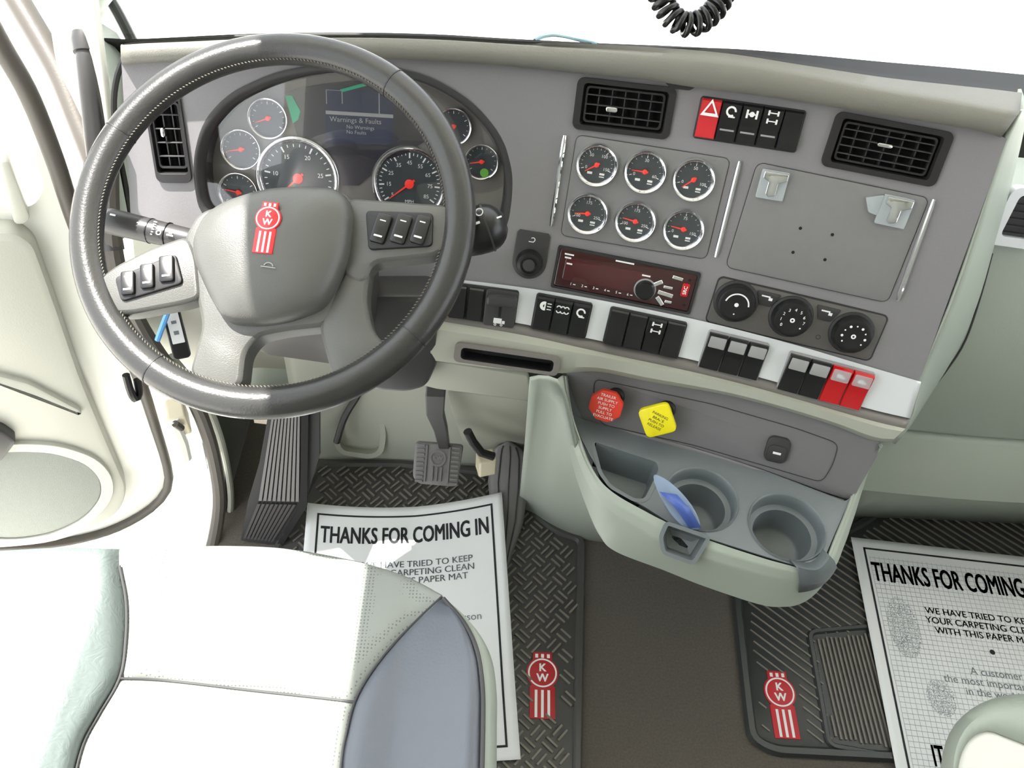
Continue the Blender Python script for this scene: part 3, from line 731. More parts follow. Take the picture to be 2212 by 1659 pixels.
def lensbank(quad, names):
    fr, w, hh = bezel(DASH, quad, .010, M_GREYT); n = len(names)
    for i, (lab, body, top) in enumerate(names):
        cw = (w-.002)/n; x = -w/2+.001+cw*(i+.5)
        switch(fr.shifted(x, 0, .001), cw-.0018, hh-.004, lab, ic='truck', body=body, top=top, group='lens-topped switches on the silver strip', icsize=.38)
lensbank([(1530, 711), (1659, 744), (1640, 825), (1507, 794)], [
    ('black switch with silvery lens, left of the trio below the climate knobs', M_BLACK, M_GREYT),
    ('black switch with silvery lens, middle of the trio below the climate knobs', M_BLACK, M_GREYT),
    ('black switch with silvery lens, right of the trio below the climate knobs', M_BLACK, M_GREYT)])
lensbank([(1702, 757), (1885, 806), (1863, 890), (1679, 842)], [
    ('black switch with silvery lens, leftmost of the bank holding two red switches', M_BLACK, M_GREYT),
    ('black switch with silvery lens immediately left of the two red switches', M_BLACK, M_GREYT),
    ('left one of the two bright red switches on the silver strip', M_REDL, M_CLEAR),
    ('right one of the two bright red switches on the silver strip', M_REDL, M_CLEAR)])
# switches half hidden by the wheel rim, and the trailer brake lever
fr, w, hh = bezel(DASH, [(972, 612), (1122, 628), (1112, 706), (966, 684)], .010)
switch(fr.shifted(-w*.36, 0, .001), w*.22, hh*.9, 'black rocker switch right against the wheel rim at the left end of the strip', ic=None, tilt=1, group='switches beside the trailer brake lever')
switch(fr.shifted(-w*.11, 0, .001), w*.22, hh*.9, 'black rocker switch between the rim-side switch and the grey trailer brake lever', ic=None, tilt=1, group='switches beside the trailer brake lever')
lv = thing('trailer_brake_lever', 'dark grey slotted lever with a white trailer symbol on the silver strip', 'lever', fr.shifted(w*.26, -hh*.03, .001))
MB().prism(rr(w*.46, hh*1.02, .004), -.001, .004, .001).build('lever_base', M_GREYD, lv)
MB().box((0, -hh*.02, .0046), (w*.035, hh*.4, .0012)).build('slot', M_VOID, lv)
MB().prism(rr(w*.44, hh*.30, .005, c=(0, hh*.27)), .003, .016, .004).build('lever_handle', M_GREYD, lv)
icon('truck', w*.2).xf(Matrix.Translation((0, -hh*.36, .0046))).build('symbol', M_WHITE, lv)

# ------------------------------------------------------------------ small round gauges
GT_ = {}
def dialmarks(r, nmaj, nmin, a0, a1, nums=None, size=.2, z=.0004):
    m = MB()
    for i in range(nmaj*nmin+1):
        a = a0+(a1-a0)*i/(nmaj*nmin); L = .16 if i % nmin == 0 else .08; rr0 = r*(.94-L); rr1 = r*.94; wd_ = r*(.022 if i % nmin == 0 else .012)
        c, s = math.cos(a), math.sin(a)
        vs = [V3((c*q-s*e, s*q+c*e, z)) for q, e in ((rr0, -wd_), (rr1, -wd_), (rr1, wd_), (rr0, wd_))]; m.add(vs, [(0, 1, 2, 3)])
    if nums:
        for i, t in enumerate(nums):
            a = a0+(a1-a0)*i/(len(nums)-1); m.add(*text(t, r*size*1.3, (math.cos(a)*r*.64, math.sin(a)*r*.64), z))
    return m
def needle(r, ang, z=.003, back=.2, wd_=.05):
    c, s = math.cos(ang), math.sin(ang); m = MB()
    pts = [(-back*r, -wd_*r*1.1), (r*.78, -wd_*r*.35), (r*.78, wd_*r*.35), (-back*r, wd_*r*1.1)]
    m.prism([(x*c-y*s, x*s+y*c) for x, y in pts], z, z+.0008); m.lathe([(.14*r, z-.001), (.14*r, z+.0018), (.10*r, z+.0024)], 16); return m
def gauge(fr, r, label, ang, nums=None, a0=math.radians(215), a1=math.radians(-35), nmaj=5, nmin=4, parent=None, marks='pair', bez=1.0, name='gauge', group='round chrome-rimmed gauges'):
    if parent is None:
        t = thing(name, label, 'gauge', fr, group=group); wkw = {}
    ri = r*.79
    MB().lathe([(r*1.0, -.001), (r*1.03, .002), (r*1.02, .0055), (r*.96, .0088), (r*.88, .0082), (r*.81, .004), (ri, .001), (ri, -.001)], 40, cap=False).build('chrome_bezel', M_CHROME, t, angle=70)
    MB().lathe([(ri*1.01, -.0012), (ri*1.01, .0002)], 36).build('dial', M_DIAL, t)
    d = dialmarks(ri, nmaj, nmin, a0, a1, nums, .2)
    if marks == 'pair': d.box((-.34*ri, -.52*ri, .0004), (.3*ri, .14*ri, .0002)).box((.40*ri, -.52*ri, .0004), (.3*ri, .12*ri, .0002)); d.box((.40*ri, -.68*ri, .0004), (.3*ri, .06*ri, .0002))
    d.build('dial_markings', M_WHITE, t)
    needle(ri, ang).build('needle', M_NEED, t)
    MB().lathe([(ri*1.0, .0042), (ri*.99, .0046), (.0001, .0050)], 32, cap=False).build('gauge_glass', M_LENS, t)
    return t
# inset plate behind the gauges, chrome bars, blank plate
gp_, gw, gh = quadframe(DASH, [(1246, 293), (1561, 340), (1540, 562), (1212, 506)])
MB().prism(rr(gw, gh, .008), -.004, .0012, .0006).xf(gp_.mat()).build('gauge_plate', M_PLATE, dash, world=True)
holedplate(rr(gw+.0016, gh+.0016, .009), [rr(gw-.0004, gh-.0004, .008)], -.002, .0008).xf(gp_.mat()).build('plate_gap', M_GREYD, dash, world=True)
bp2, bw, bh = quadframe(DASH, [(1634, 352), (1990, 424), (1932, 657), (1570, 575)])
MB().prism(rr(bw, bh, .009), -.004, .0015, .0006).xf(bp2.mat()).build('blank_plate', M_PLATE, dash, world=True)
holedplate(rr(bw+.0018, bh+.0018, .010), [rr(bw-.0004, bh-.0004, .009)], -.002, .0008).xf(bp2.mat()).build('plate_gap', M_GREYD, dash, world=True)
for (x, y) in [(1729, 493), (1798, 507), (1713, 545), (1782, 561)]:
    q = bp2.l2(x, y, .0015); MB().lathe([(.0022, .0010), (.0022, .0018), (.0012, .0019)], 12, q).xf(bp2.mat()).build('screw_hole', M_VOID, dash, world=True)
for a, b in (((1220, 292), (1190, 488)), ((1598, 348), (1546, 555)), ((2017, 430), (1939, 650))):
    n = 12
    MB().tube([DASH.at(a[0]+(b[0]-a[0])*i/n, a[1]+(b[1]-a[1])*i/n, .003) for i in range(n+1)], [.0022]+[.0034]*(n-1)+[.0022], 10).build('chrome_bar', M_CHROME, dash, world=True)
GS = [((1289, 356), 'top left round gauge of the six, red needle pointing lower left', 215, ['0', '50', '100', '150']),
      ((1393, 371), 'top middle round gauge of the six, red needle pointing left', 180, ['0', '30', '60']),
      ((1498, 388), 'top right round gauge of the six with glare on its rim', 222, ['0', '50', '100']),
      ((1269, 461), 'bottom left round gauge of the six above the radio', 186, ['100', '175', '250']),
      ((1372, 478), 'bottom middle round gauge of the six with an outline symbol', 172, ['100', '175', '250']),
      ((1476, 495), 'bottom right round gauge of the six, nearest the chrome bar', 174, ['0', '75', '150'])]
for (x, y), lab, ang, nums in GS:
    q = gp_.loc(gp_.at(x, y, .003)); gauge(gp_.shifted(q.x, q.y, .0014), .0282, lab, math.radians(ang), nums, math.radians(200), math.radians(-20), nmaj=len(nums)-1, nmin=5, group='six auxiliary gauges')

# ------------------------------------------------------------------ radio
rf, rw, rh = quadframe(DASH, [(1204, 530), (1510, 586), (1494, 681), (1192, 617)])
rad = thing('car_radio', 'glossy red-black car radio with a rotary knob below the gauges', 'radio', rf)
holedplate(rr(rw, rh, .003), [rr(rw*.965, rh*.89, .003)], -.006, .004).build('mounting_sleeve', M_BLACKM, rad, bevel=.0008)
MB().prism(rr(rw*.96, rh*.88, .003), -.005, .003, .0008).build('faceplate', M_RADIO, rad)
MB().prism(rr(rw*.60, rh*.52, .003, c=(-rw*.13, .0)), .0028, .0034, .0002).build('display', mat('radio_window', rgb(70, 16, 25), .1, coat=.9), rad)
kx, ky = rf.l2(1393, 625, .004)
kn = MB().lathe([(.0135, .002), (.0135, .010), (.0115, .0135), (.0001, .0138)], 32, cap=False).xf(Matrix.Translation((kx, ky, 0))).build('volume_knob', M_BLACK, rad)
MB().lathe([(.0155, .002), (.0155, .004), (.0135, .0045)], 32, cap=False).xf(Matrix.Translation((kx, ky, 0))).build('knob_ring', M_GREYT, rad)
for (x, y, ww, hh_, rot) in [(1421, 612, .014, .006, .6), (1443, 621, .013, .004, 0), (1437, 635, .022, .006, -.12), (1425, 650, .015, .006, -.8), (1443, 652, .010, .004, 0), (1464, 601, .015, .005, -.1)]:
    q = rf.l2(x, y, .004); MB().box((0, 0, 0), (ww, hh_, .003)).xf(Matrix.Translation((q[0], q[1], .004))@Matrix.Rotation(rot, 4, 'Z')).build('radio_button', M_CHROME, rad, bevel=.0008)
q = rf.l2(1480, 627, .004); MB().prism(rr(.010, .019, .002, c=q), .002, .005, .0008).build('radio_button', M_REDL, rad)
m = MB()
q = rf.l2(1480, 627, .004); m.add(*text('SRC', .007, q, .0052, rot=math.pi/2, bold=.02))
for k in range(6):
    q = rf.l2(1236+k*24.6, 614+k*4.6, .004); m.add(*text(str(k+1), .0055, (q[0]-.002, q[1]), .0036)); m.box((q[0]+.003, q[1], .0036), (.0035, .0012, .0002))
for (x, y, ww) in [(1230, 550, .013), (1227, 557, .009), (1230, 570, .008), (1350, 567, .026), (1396, 596, .012)]:
    q = rf.l2(x, y, .004); m.box((q[0], q[1], .0036), (ww, .0022, .0002))
m.build('radio_markings', M_WHITE, rad)
q = rf.l2(1490, 606, .004); q2_ = rf.l2(1479, 660, .004)
for qq in (q, q2_): MB().lathe([(.0018, .0032), (.0018, .0036), (.0001, .0036)], 12, qq).build('radio_port', M_VOID, rad)

# ------------------------------------------------------------------ park knob, climate panel
pf, pw_, ph_ = quadframe(DASH, [(1115, 494), (1188, 505), (1178, 603), (1105, 590)])
pk = thing('rotary_lamp_switch', 'black rotary switch on a rounded plate left of the radio', 'rotary switch', pf)
o2 = [(-pw_/2+.001, ph_/2-.004), (-pw_/2+.004, ph_/2), (pw_/2-.004, ph_/2), (pw_/2-.001, ph_/2-.004), (pw_/2, -ph_*.12)]+[(pw_/2*math.cos(a), -ph_*.18+pw_/2*math.sin(a)*1.0) for a in [-math.pi*k/16 for k in range(1, 16)]]+[(-pw_/2, -ph_*.12)]
MB().prism(o2, -.002, .003, .001).build('switch_plate', M_GREYD, pk)
kc = (0, -ph_*.18)
MB().lathe([(.0195, .002), (.0185, .010), (.0165, .016), (.012, .017), (.0118, .0145), (.0001, .014)], 36, kc, cap=False).build('knob', M_BLACK, pk)
MB().lathe([(.009, .012), (.0085, .0175), (.0001, .018)], 28, kc, cap=False).build('knob_cap', M_GREYD, pk)
m = MB(); m.add(*arcband(.0022, .0034, -1.2, 2.6, .0034, 12, (0, ph_*.33))); m.box((-.002, ph_*.28, .0034), (.007, .0012, .0002)); m.build('symbol', M_WHITE, pk)
hf, hw_, hh_ = quadframe(DASH, [(1546, 594), (1917, 680), (1884, 783), (1528, 695)])
cl = thing('climate_panel', 'dark climate control panel with three round knobs and two buttons', 'control panel', hf)
MB().prism(rr(hw_, hh_, .008), -.003, .0015, .0008).build('panel_rim', M_BLACKM, cl)
MB().prism(rr(hw_-.004, hh_-.004, .007), .0, .0022, .0004).build('panel_plate', mat('dark_taupe_plastic', rgb(92, 90, 87), .4, bump=.15, scale=700), cl)
KP = [(1590, 655), (1710, 688), (1841, 723)]
for i, (x, y) in enumerate(KP):
    c = hf.l2(x, y, .010)
    MB().lathe([(.0305, .0018), (.0300, .0035), (.0265, .005)], 40, c, cap=False).build('knob_base', M_BLACKM, cl)
    k = MB().lathe([(.0270, .003), (.0262, .013), (.0240, .0175), (.0195, .019), (.0165, .0185), (.0001, .0175)], 40, c, cap=False).build('temperature_knob' if i == 0 else ('fan_knob' if i == 1 else 'mode_knob'), M_BLACK, cl)
    m = MB()
    if i == 0:
        m.add(*arcband(.0150, .0170, math.radians(5), math.radians(170), .0192, 20, c)); m.add(*arcband(.0001, .003, 0, 6.28, .0180, 12, c)); m.add(*arcband(.0001, .0012, 0, 6.28, .0195, 8, (c[0], c[1]-.013)))
    else:
        for j in range(9):
            a = math.radians(215-j*31); p = (c[0]+.0155*math.cos(a), c[1]+.0155*math.sin(a))
            m.add(*(text(str(j), .0062, p, .0192, bold=.01) if (i == 1 and j < 8) else arcband(.0001, .0019 if j % 2 else .0012, 0, 6.28, .0192, 8, p)))
        m.add(*arcband(.0014, .0034, 0, 6.28, .0182, 14, c))
    m.build('symbol', M_WHITE, k)
for (x, y) in ((1658, 645), (1787, 677)):
    c = hf.l2(x, y, .003); o2 = roundpoly([(c[0]-.017, c[1]+.009), (c[0]+.017, c[1]+.009), (c[0]+.008, c[1]-.011), (c[0]-.009, c[1]-.011)], .003)
    b = MB().prism(o2, .001, .0042, .001).build('panel_button', M_GREYD, cl)
    m = MB(); m.box((c[0]-.003, c[1]+.003, .0044), (.012, .002, .0002)).box((c[0]+.004, c[1], .0044), (.005, .004, .0002)); m.build('symbol', M_WHITE, b)
c = hf.l2(1767, 728, .002); MB().lathe([(.0035, .002), (.0030, .0026), (.002, .0016), (.0001, .0015)], 16, c, cap=False).build('sensor_port', M_BLACKM, cl)

# ------------------------------------------------------------------ clear mounting brackets on the blank plate
def bracket(quad, label, broken):
    fr, w, h = quadframe(bp2, quad, .002); t = thing('plastic_bracket', label, 'bracket', fr, group='brackets on the blank plate')
    MB().prism(rr(w, h, .002), 0, .0045, .001).build('bracket_base', M_CLEAR, t)
    MB().prism(roundpoly([(-w*.42, h*.46), (w*.45, h*.46), (w*.45, h*.22), (w*.16, h*.10), (w*.16, -h*.32), (-w*.08, -h*.40), (-w*.2, -h*.3), (-w*.2, h*.12), (-w*.42, h*.22)], .0015), .0045, .0085, .001).build('metal_clip', M_CHROME, t)
    if broken:
        MB().prism(roundpoly([(-w*1.05, h*.25), (-w*.5, h*.45), (-w*.5, -h*.25), (-w*.8, -h*.2)], .002), 0, .004, .001).build('torn_tape', M_CLEAR, t)
bracket([(1646, 364), (1704, 372), (1692, 436), (1632, 424)], 'upper left clear bracket with metal clip on the blank inset panel', False)
bracket([(1908, 418), (1972, 430), (1955, 496), (1890, 480)], 'clear bracket with torn tape at the upper right of the blank panel', True)

# ------------------------------------------------------------------ valves and outlet cap
def valve(x, y, hx, hy, label, kind):
    b = FA.at(x, y, .006); t = thing('air_brake_valve', label, 'valve knob', plane(b, FA.n, FA.v), group='air brake valve knobs')
    fr = plane(b, FA.n, V3((0, 0, 1)))
    t.matrix_basis = fr.mat()
    MB().lathe([(.0135, -.002), (.0135, .003), (.0105, .006), (.0090, .006)], 24, cap=False).build('valve_collar', M_BLACKM, t)
    MB().lathe([(.0085, 0), (.0085, .018), (.0105, .020), (.0105, .030)], 24).build('valve_stem', M_ORANGE if kind == 'red' else M_YELD, t)
    k = fr.at(hx, hy, .034); l = fr.loc(k)
    # the stem leans a little: the head sits where it is seen
    if kind == 'red':
        o2 = [(l.x*.0+.0265*math.cos(math.pi/8+i*math.pi/4), .0265*math.sin(math.pi/8+i*math.pi/4)) for i in range(8)]; o2 = roundpoly(o2, .003)
        h = MB().prism(o2, .028, .037, .002); lines = ['TRAILER', 'AIR SUPPLY', 'PUSH TO', 'SUPPLY', 'PULL TO', 'EVACUATE']; mt, ink, sz = M_ORANGE, M_WHITE, .0062
    else:
        o2 = roundpoly([(.033, 0), (0, .033), (-.033, 0), (0, -.033)], .009)
        h = MB().prism(o2, .028, .037, .002); lines = ['PARKING', 'BRAKE', 'PUSH TO', 'RELEASE']; mt, ink, sz = M_YEL, M_INK, .0060
    m = MB()
    for i, s in enumerate(lines): m.add(*text(s, sz, (0, (len(lines)/2-.5-i)*sz*1.12), .0373))
    off = Matrix.Translation((l.x, l.y, 0))@Matrix.Rotation(math.radians(0 if kind == 'red' else -12), 4, 'Z')
    h.xf(off).build('knob_head', mt, t); m.xf(off).build('lettering', ink, t)
    MB().tube([(0, 0, .018), (l.x*.6, l.y*.6, .027), (l.x, l.y, .030)], .0095, 14).build('knob_neck', mt, t)
valve(1330, 856, 1309, 877, 'red octagonal air brake knob with white lettering on the fascia', 'red')
valve(1440, 884, 1420, 908, 'yellow diamond-shaped air brake knob on the fascia', 'yellow')
of, ow, oh = quadframe(FA, [(1660, 938), (1708, 948), (1700, 1003), (1648, 990)], .005)
ot = thing('power_outlet', 'dark rounded power outlet cap at the right of the fascia', 'power outlet', of)
MB().prism(rr(ow, oh, .010), -.001, .006, .002).build('cap', M_GREYD, ot); MB().prism(rr(ow*.8, oh*.62, .008, c=(0, -oh*.1)), .006, .0085, .0015).build('cap_lid', M_GREYD, ot)
MB().box((0, -oh*.08, .0087), (ow*.34, .0035, .0004)).build('symbol', M_WHITE, ot)
# ------------------------------------------------------------------ emblem with the K over W mark
def emblem(fr, h, parent, red=M_RED, th=.002, world=True):
    r = .245*h; cy = .18*h; o2 = []
    o2 += [(-.15*h, .5*h), (-.15*h, cy+r*.80)]
    a0 = math.pi-math.acos(.15/.245*1.0)
    o2 += [(r*math.cos(a), cy+r*math.sin(a)) for a in [math.radians(130+i*11) for i in range(0, 10)]]
    o2 += [(-.19*h, -.02*h), (-.19*h, -.5*h), (.19*h, -.5*h), (.19*h, -.02*h)]
    o2 += [(r*math.cos(a), cy+r*math.sin(a)) for a in [math.radians(-49+i*11) for i in range(0, 10)]]
    o2 += [(.15*h, cy+r*.80), (.15*h, .5*h)]
    e = MB().prism(o2, 0, th, th*.3).xf(fr.mat()).build('emblem', red, parent, world=world)
    m = MB(); z = th+.0001
    m.add(*arcband(r*.80, r*.90, 0, 2*math.pi, z, 36, (0, cy)))
    m.add(*text('K', .17*h, (0, cy+.075*h), z, bold=.03)); m.add(*text('W', .17*h, (0, cy-.080*h), z, bold=.03))
    for k in (-1, 0, 1):
        m.box((k*.09*h, .44*h, z), (.045*h, .06*h, .0001)); m.box((k*.095*h, -.28*h, z), (.04*h, .40*h, .0001))
    m.xf(fr.mat())
    inv = e
    if parent is not None:
        k = parent.matrix_basis.inverted(); m.v = [k@q for q in m.v]
    m.build('emblem_marks', M_WHITE, e)
    return e

# ------------------------------------------------------------------ instrument cluster
CD = -.045
ic = thing('instrument_cluster', 'oval instrument cluster with chrome gauges and a dark screen behind the wheel', 'instrument cluster', CLF)
def cin(x, y, h=CD): return CLF.l2(x, y, h)
inn = inset(CLO, .008)
MB().rings([[V3((*p, .003)) for p in inset(CLO, -.003)], [V3((*p, .0045)) for p in inset(CLO, .0)], [V3((*p, .001)) for p in inset(CLO, .004)], [V3((*p, CD)) for p in inn]], cap0=False, cap1=False).build('binnacle_hood', M_GREYD, ic, angle=70)
MB().prism(inn, CD-.004, CD).build('face_plate', M_TAUPE, ic)
def spix(x, y): q = CLF.at(x, y, CD); return (q-CAM).dot(CF)/FPX
def cgauge(x, y, rp, ang, nums, nmaj, nmin, marks, a0=215, a1=-35, label=None):
    c = cin(x, y, CD+.004); r = rp*spix(x, y); T_ = Matrix.Translation((c[0], c[1], CD))
    b = MB().lathe([(r*.98, 0), (r*1.0, .004), (r*.98, .0065), (r*.90, .0062), (r*.86, .003), (r*.84, 0)], 48, cap=False).xf(T_).build('gauge_bezel', M_CHROME, ic, angle=70, label=label)
    ri = r*.85
    MB().lathe([(ri*1.01, 0), (ri*1.01, .0012)], 40).xf(T_).build('dial', M_DIAL, b)
    d = dialmarks(ri, nmaj, nmin, math.radians(a0), math.radians(a1), nums, .13 if marks == 'big' else .2, .0014)
    if marks == 'big': d.add(*text('MPH' if nums[0] == '5' and len(nums) > 6 else 'RPM', ri*.14, (0, -ri*.55), .0014))
    d.xf(T_).build('dial_markings', M_WHITE, b); needle(ri, math.radians(ang), wd_=.03 if marks == 'big' else .05).xf(T_).build('needle', M_NEED, b)
cgauge(578, 256, 43, 200, None, 4, 3, 's'); cgauge(520, 323, 43, 190, None, 4, 3, 's'); cgauge(514, 416, 43, 170, None, 4, 3, 's')
cgauge(643, 386, 90, 222, ['5', '10', '15', '20', '25', '30'], 5, 5, 'big', 225, -45)
cgauge(884, 398, 82, 218, ['5', '15', '25', '35', '45', '55', '65', '75', '85'], 8, 4, 'big', 215, -35)
cgauge(979, 274, 40, 200, None, 4, 3, 's'); cgauge(1040, 350, 38, 190, None, 4, 3, 's', label='gauge with a small green light')
c = cin(1046, 374, CD+.004); MB().lathe([(.006, 0), (.006, .0018)], 16).xf(Matrix.Translation((c[0], c[1], CD))).build('green_light', mat('green_lamp', rgb(90, 150, 60), .4, emit=(rgb(90, 150, 60), .1)), ic)
sp = [cin(*p) for p in [(616, 202), (640, 192), (700, 181), (800, 172), (890, 190), (925, 215), (925, 300), (880, 330), (835, 345), (800, 380), (775, 400), (740, 400), (728, 350), (690, 305), (645, 300)]]
scr = MB().prism(sp, CD-.002, CD+.002).build('screen_panel', M_SCRN, ic)
dispo = [cin(*p) for p in [(703, 190), (853, 196), (849, 312), (704, 309)]]
MB().prism(dispo, CD, CD+.0028).build('display', M_SCRB, scr)
m = MB(); z = CD+.0031; sx = spix(770, 260)
def stx(s, size, x, y): m.add(*text(s, size*sx, cin(x, y, z), z, align='LEFT'))
stx('Warnings & Faults', 15, 712, 257); stx('No Warnings', 11, 748, 274); stx('No Faults', 11, 748, 285)
for (x0, y0, x1, y1) in [(704, 246, 849, 248), (818, 192, 820, 246), (704, 194, 740, 196), (704, 194, 706, 224), (738, 196, 740, 224)]:
    a = cin(x0, y0, z); b = cin(x1, y1, z); m.box(((a[0]+b[0])/2, (a[1]+b[1])/2, z), (abs(b[0]-a[0])+.0004, abs(b[1]-a[1])+.0004, .0002))
m.build('display_text', M_GREYT, scr)
MB().prism([cin(*p) for p in [(617, 206), (632, 206), (650, 240), (645, 258), (634, 266)]], CD+.002, CD+.003).build('green_tape', M_GREENT, scr)
MB().prism([cin(*p) for p in [(735, 193), (790, 178), (796, 184), (742, 198)]], CD+.002, CD+.0036).build('green_tape', M_GREENT, scr)
MB().prism(inset(inn, .0005), CD+.030, CD+.031).build('cluster_lens', M_LENS, ic)

# ------------------------------------------------------------------ steering wheel
wc = dp(590, 472, .912); e_, a_ = math.radians(60.6), math.radians(-6.76)
WF = plane(wc, V3((math.sin(a_)*math.cos(e_), -math.cos(a_)*math.cos(e_), math.sin(e_))))
sw = thing('steering_wheel', 'large dark leather steering wheel with four spokes and button clusters', 'steering wheel', WF)
RM, RT = .2105, .0182
def torus(R, rx, rz, z0=0, a0=0, a1=2*math.pi, n=128, k=20, rad=0):
    closed = abs(a1-a0-2*math.pi) < 1e-6; rows = []
    for i in range(n+(0 if closed else 1)):
        a = a0+(a1-a0)*i/n; rows.append([V3(((R+rx*math.cos(2*math.pi*j/k))*math.cos(a), (R+rx*math.cos(2*math.pi*j/k))*math.sin(a), z0+rz*math.sin(2*math.pi*j/k))) for j in range(k)])
    if closed: rows.append(rows[0]); return MB().rings(rows, cap0=False, cap1=False)
    return MB().rings(rows)
def wang(x, y): q = WF.l2(x, y); return math.atan2(q[1], q[0])
sa = sorted([wang(248, 280) % (2*math.pi), wang(862, 168) % (2*math.pi), wang(330, 805) % (2*math.pi), wang(895, 728) % (2*math.pi)])
torus(RM, RT, .0168).build('rim', M_LEATH, sw, angle=80)
for a in sa: torus(RM, RT+.0005, .0173, 0, a-.003, a+.003, 2, 24).build('rim_seam', M_SEALB, sw, angle=80)
m = MB()
for i in range(300):
    a = 2*math.pi*i/300; c, s = math.cos(a), math.sin(a); q = 2.72
    for dq in (0,):
        r = RM+(RT+.0004)*math.cos(q); z = .0172*math.sin(q); m.box((r*c, r*s, z), (.0026, .0008, .0012), a+.9)
m.build('stitching', mat('grey_thread', rgb(104, 101, 90), .7), sw)
def wpoly(pts, h=0, r=.012, n=5): 
    o = roundpoly([WF.l2(x, y, h) for x, y in pts], r, n); return o if area(o) > 0 else o[::-1]
MB().prism(wpoly([(398, 520), (430, 462), (560, 418), (745, 415), (772, 448), (764, 560), (735, 640), (712, 706), (620, 716), (560, 728), (532, 762), (524, 838), (470, 850), (410, 812), (440, 705), (428, 645), (408, 570)], .0), -.028, .006, .005).build('hub_frame', M_HUB, sw, bevel=.003)
MB().prism(wpoly([(752, 432), (948, 446), (985, 450), (985, 520), (948, 556), (806, 572), (792, 620), (740, 600)], .0), -.020, .008, .004).build('spoke', M_HUB, sw, bevel=.003)
MB().prism(wpoly([(202, 620), (250, 580), (330, 540), (412, 512), (432, 560), (440, 648), (400, 660), (285, 682), (215, 680)], .0), -.020, .008, .004).build('spoke', M_HUB, sw, bevel=.003)
MB().prism(wpoly([(690, 706), (735, 610), (760, 565), (802, 572), (792, 650), (806, 718), (850, 760), (790, 810), (735, 830), (716, 800)], .0), -.024, .006, .004).build('spoke', M_HUB, sw, bevel=.003)
# airbag cover, domed
po = [(436, 466), (480, 436), (563, 408), (642, 400), (729, 406), (754, 430), (759, 462), (750, 550), (720, 622), (694, 660), (624, 688), (552, 699), (482, 693), (450, 640), (418, 567), (412, 520)]
o2 = wpoly(po, .022, .02); R = [[V3((*p, .004)) for p in o2]]
cx = sum(p[0] for p in o2)/len(o2); cy = sum(p[1] for p in o2)/len(o2)
for s_, z in ((1.0, .016), (.985, .022), (.95, .028), (.86, .034), (.7, .039), (.45, .0425), (.2, .044), (.01, .0445)): R.append([V3((cx+(p[0]-cx)*s_, cy+(p[1]-cy)*s_, z)) for p in o2])
MB().rings(R).build('airbag_cover', M_HUB, sw, angle=60)
c = WF.l2(576, 492, .044); ef = WF.shifted(c[0], c[1], .0425, .04); emblem(ef, .058, sw, th=.003)
c = WF.l2(580, 578, .043); m = MB(); m.add(*arcband(.0045, .0056, 0.3, math.pi-.3, .0446, 10, c)); m.box((c[0], c[1], .0446), (.016, .001, .0004)); m.build('horn_mark', M_GREYT, sw)
def cluster(btns, plate, rot):
    MB().prism(wpoly(plate, .010, .006), .004, .012, .002).build('button_plate', M_BLACKM, sw)
    for (x, y, w, h) in btns:
        c = WF.l2(x, y, .016); T_ = Matrix.Translation((c[0], c[1], .010))@Matrix.Rotation(rot, 4, 'Z')
        b = MB().prism(rr(w, h, .003), 0, .006, .0015).xf(T_).build('button', M_BLACK, sw)
        MB().box((0, h*.26, .0062), (w*.4, .0012, .0002)).box((0, -h*.28, .0062), (w*.55, .002, .0002)).xf(T_).build('symbol', M_WHITE, b)
cluster([(274, 610, .015, .027), (316, 595, .015, .028), (358, 579, .016, .030)], [(248, 600), (380, 548), (396, 612), (262, 652)], math.radians(14))
cluster([(822, 492, .017, .034), (866, 493, .017, .034), (908, 495, .016, .033)], [(790, 455), (936, 460), (934, 532), (796, 540)], math.radians(-8))
# column, stalks
col = thing('steering_column', 'dark steering column shroud behind the wheel hub', 'steering column', WF)
R = []
for z, w, h, dy in ((-.03, .13, .10, -.01), (-.05, .17, .13, -.012), (-.16, .19, .15, -.02), (-.24, .17, .14, -.03)): R.append([V3((p[0]-.005, p[1]+dy-.012, z)) for p in rr(w, h, .035, 6)])
MB().rings(R).build('shroud', M_GREYD, col, angle=50)
MB().lathe([(.045, -.031), (.04, -.01)], 28).build('column_collar', M_BLACKM, col)
KS = yawlean(DASH.at(860, 640, .05), 0, 10)
cs_ = [KS.l2(*p) for p in [(700, 640), (930, 640), (944, 690), (944, 790), (922, 838), (880, 850), (815, 846), (760, 800), (700, 720)]]
cs_ = roundpoly(cs_, .012)
if area(cs_) < 0: cs_ = cs_[::-1]
MB().prism(cs_, -.12, 0, .008).xf(KS.mat()).build('lower_cowl', M_GREYD, col, world=True)
a = WF.at(432, 524, -.055); b = WF.at(222, 474, -.055)
P_ = [a.lerp(b, t/14) for t in range(15)]
st = thing('turn_signal_stalk', 'grey stalk with white symbols left of the steering hub', 'stalk', loc=a)
MB().tube(P_, [.010, .0135, .014, .014, .0142, .0142, .0145, .0148, .015, .0152, .0154, .0156, .0156, .0154, .013], 18).build('stalk_arm', M_GREYD, st, world=True, angle=50)
for t in (.32, .50): q = a.lerp(b, t); d = (b-a).normalized(); MB().tube([q-d*.0006, q+d*.0006], .0155, 20).build('stalk_ring', M_BLACK, st, world=True)
SF = plane(a.lerp(b, .5)+WF.n*.0155, WF.n, WF.v); ux = (b-a).normalized()
SF = Frame(SF.o, -ux, WF.n.cross(-ux), WF.n)
m = MB()
for k in range(6): m.box((.010+.0012*k*0, .008-.0032*k, 0), (.004-.0004*k, .001, .0004))
m.add(*arcband(.002, .0032, 0, 6.28, .0004, 12, (.018, -.004))); m.box((.032, -.004, .0004), (.008, .002, .0003)).box((.032, -.001, .0004), (.004, .002, .0003)); m.box((-.042, .004, .0004), (.007, .0022, .0003))
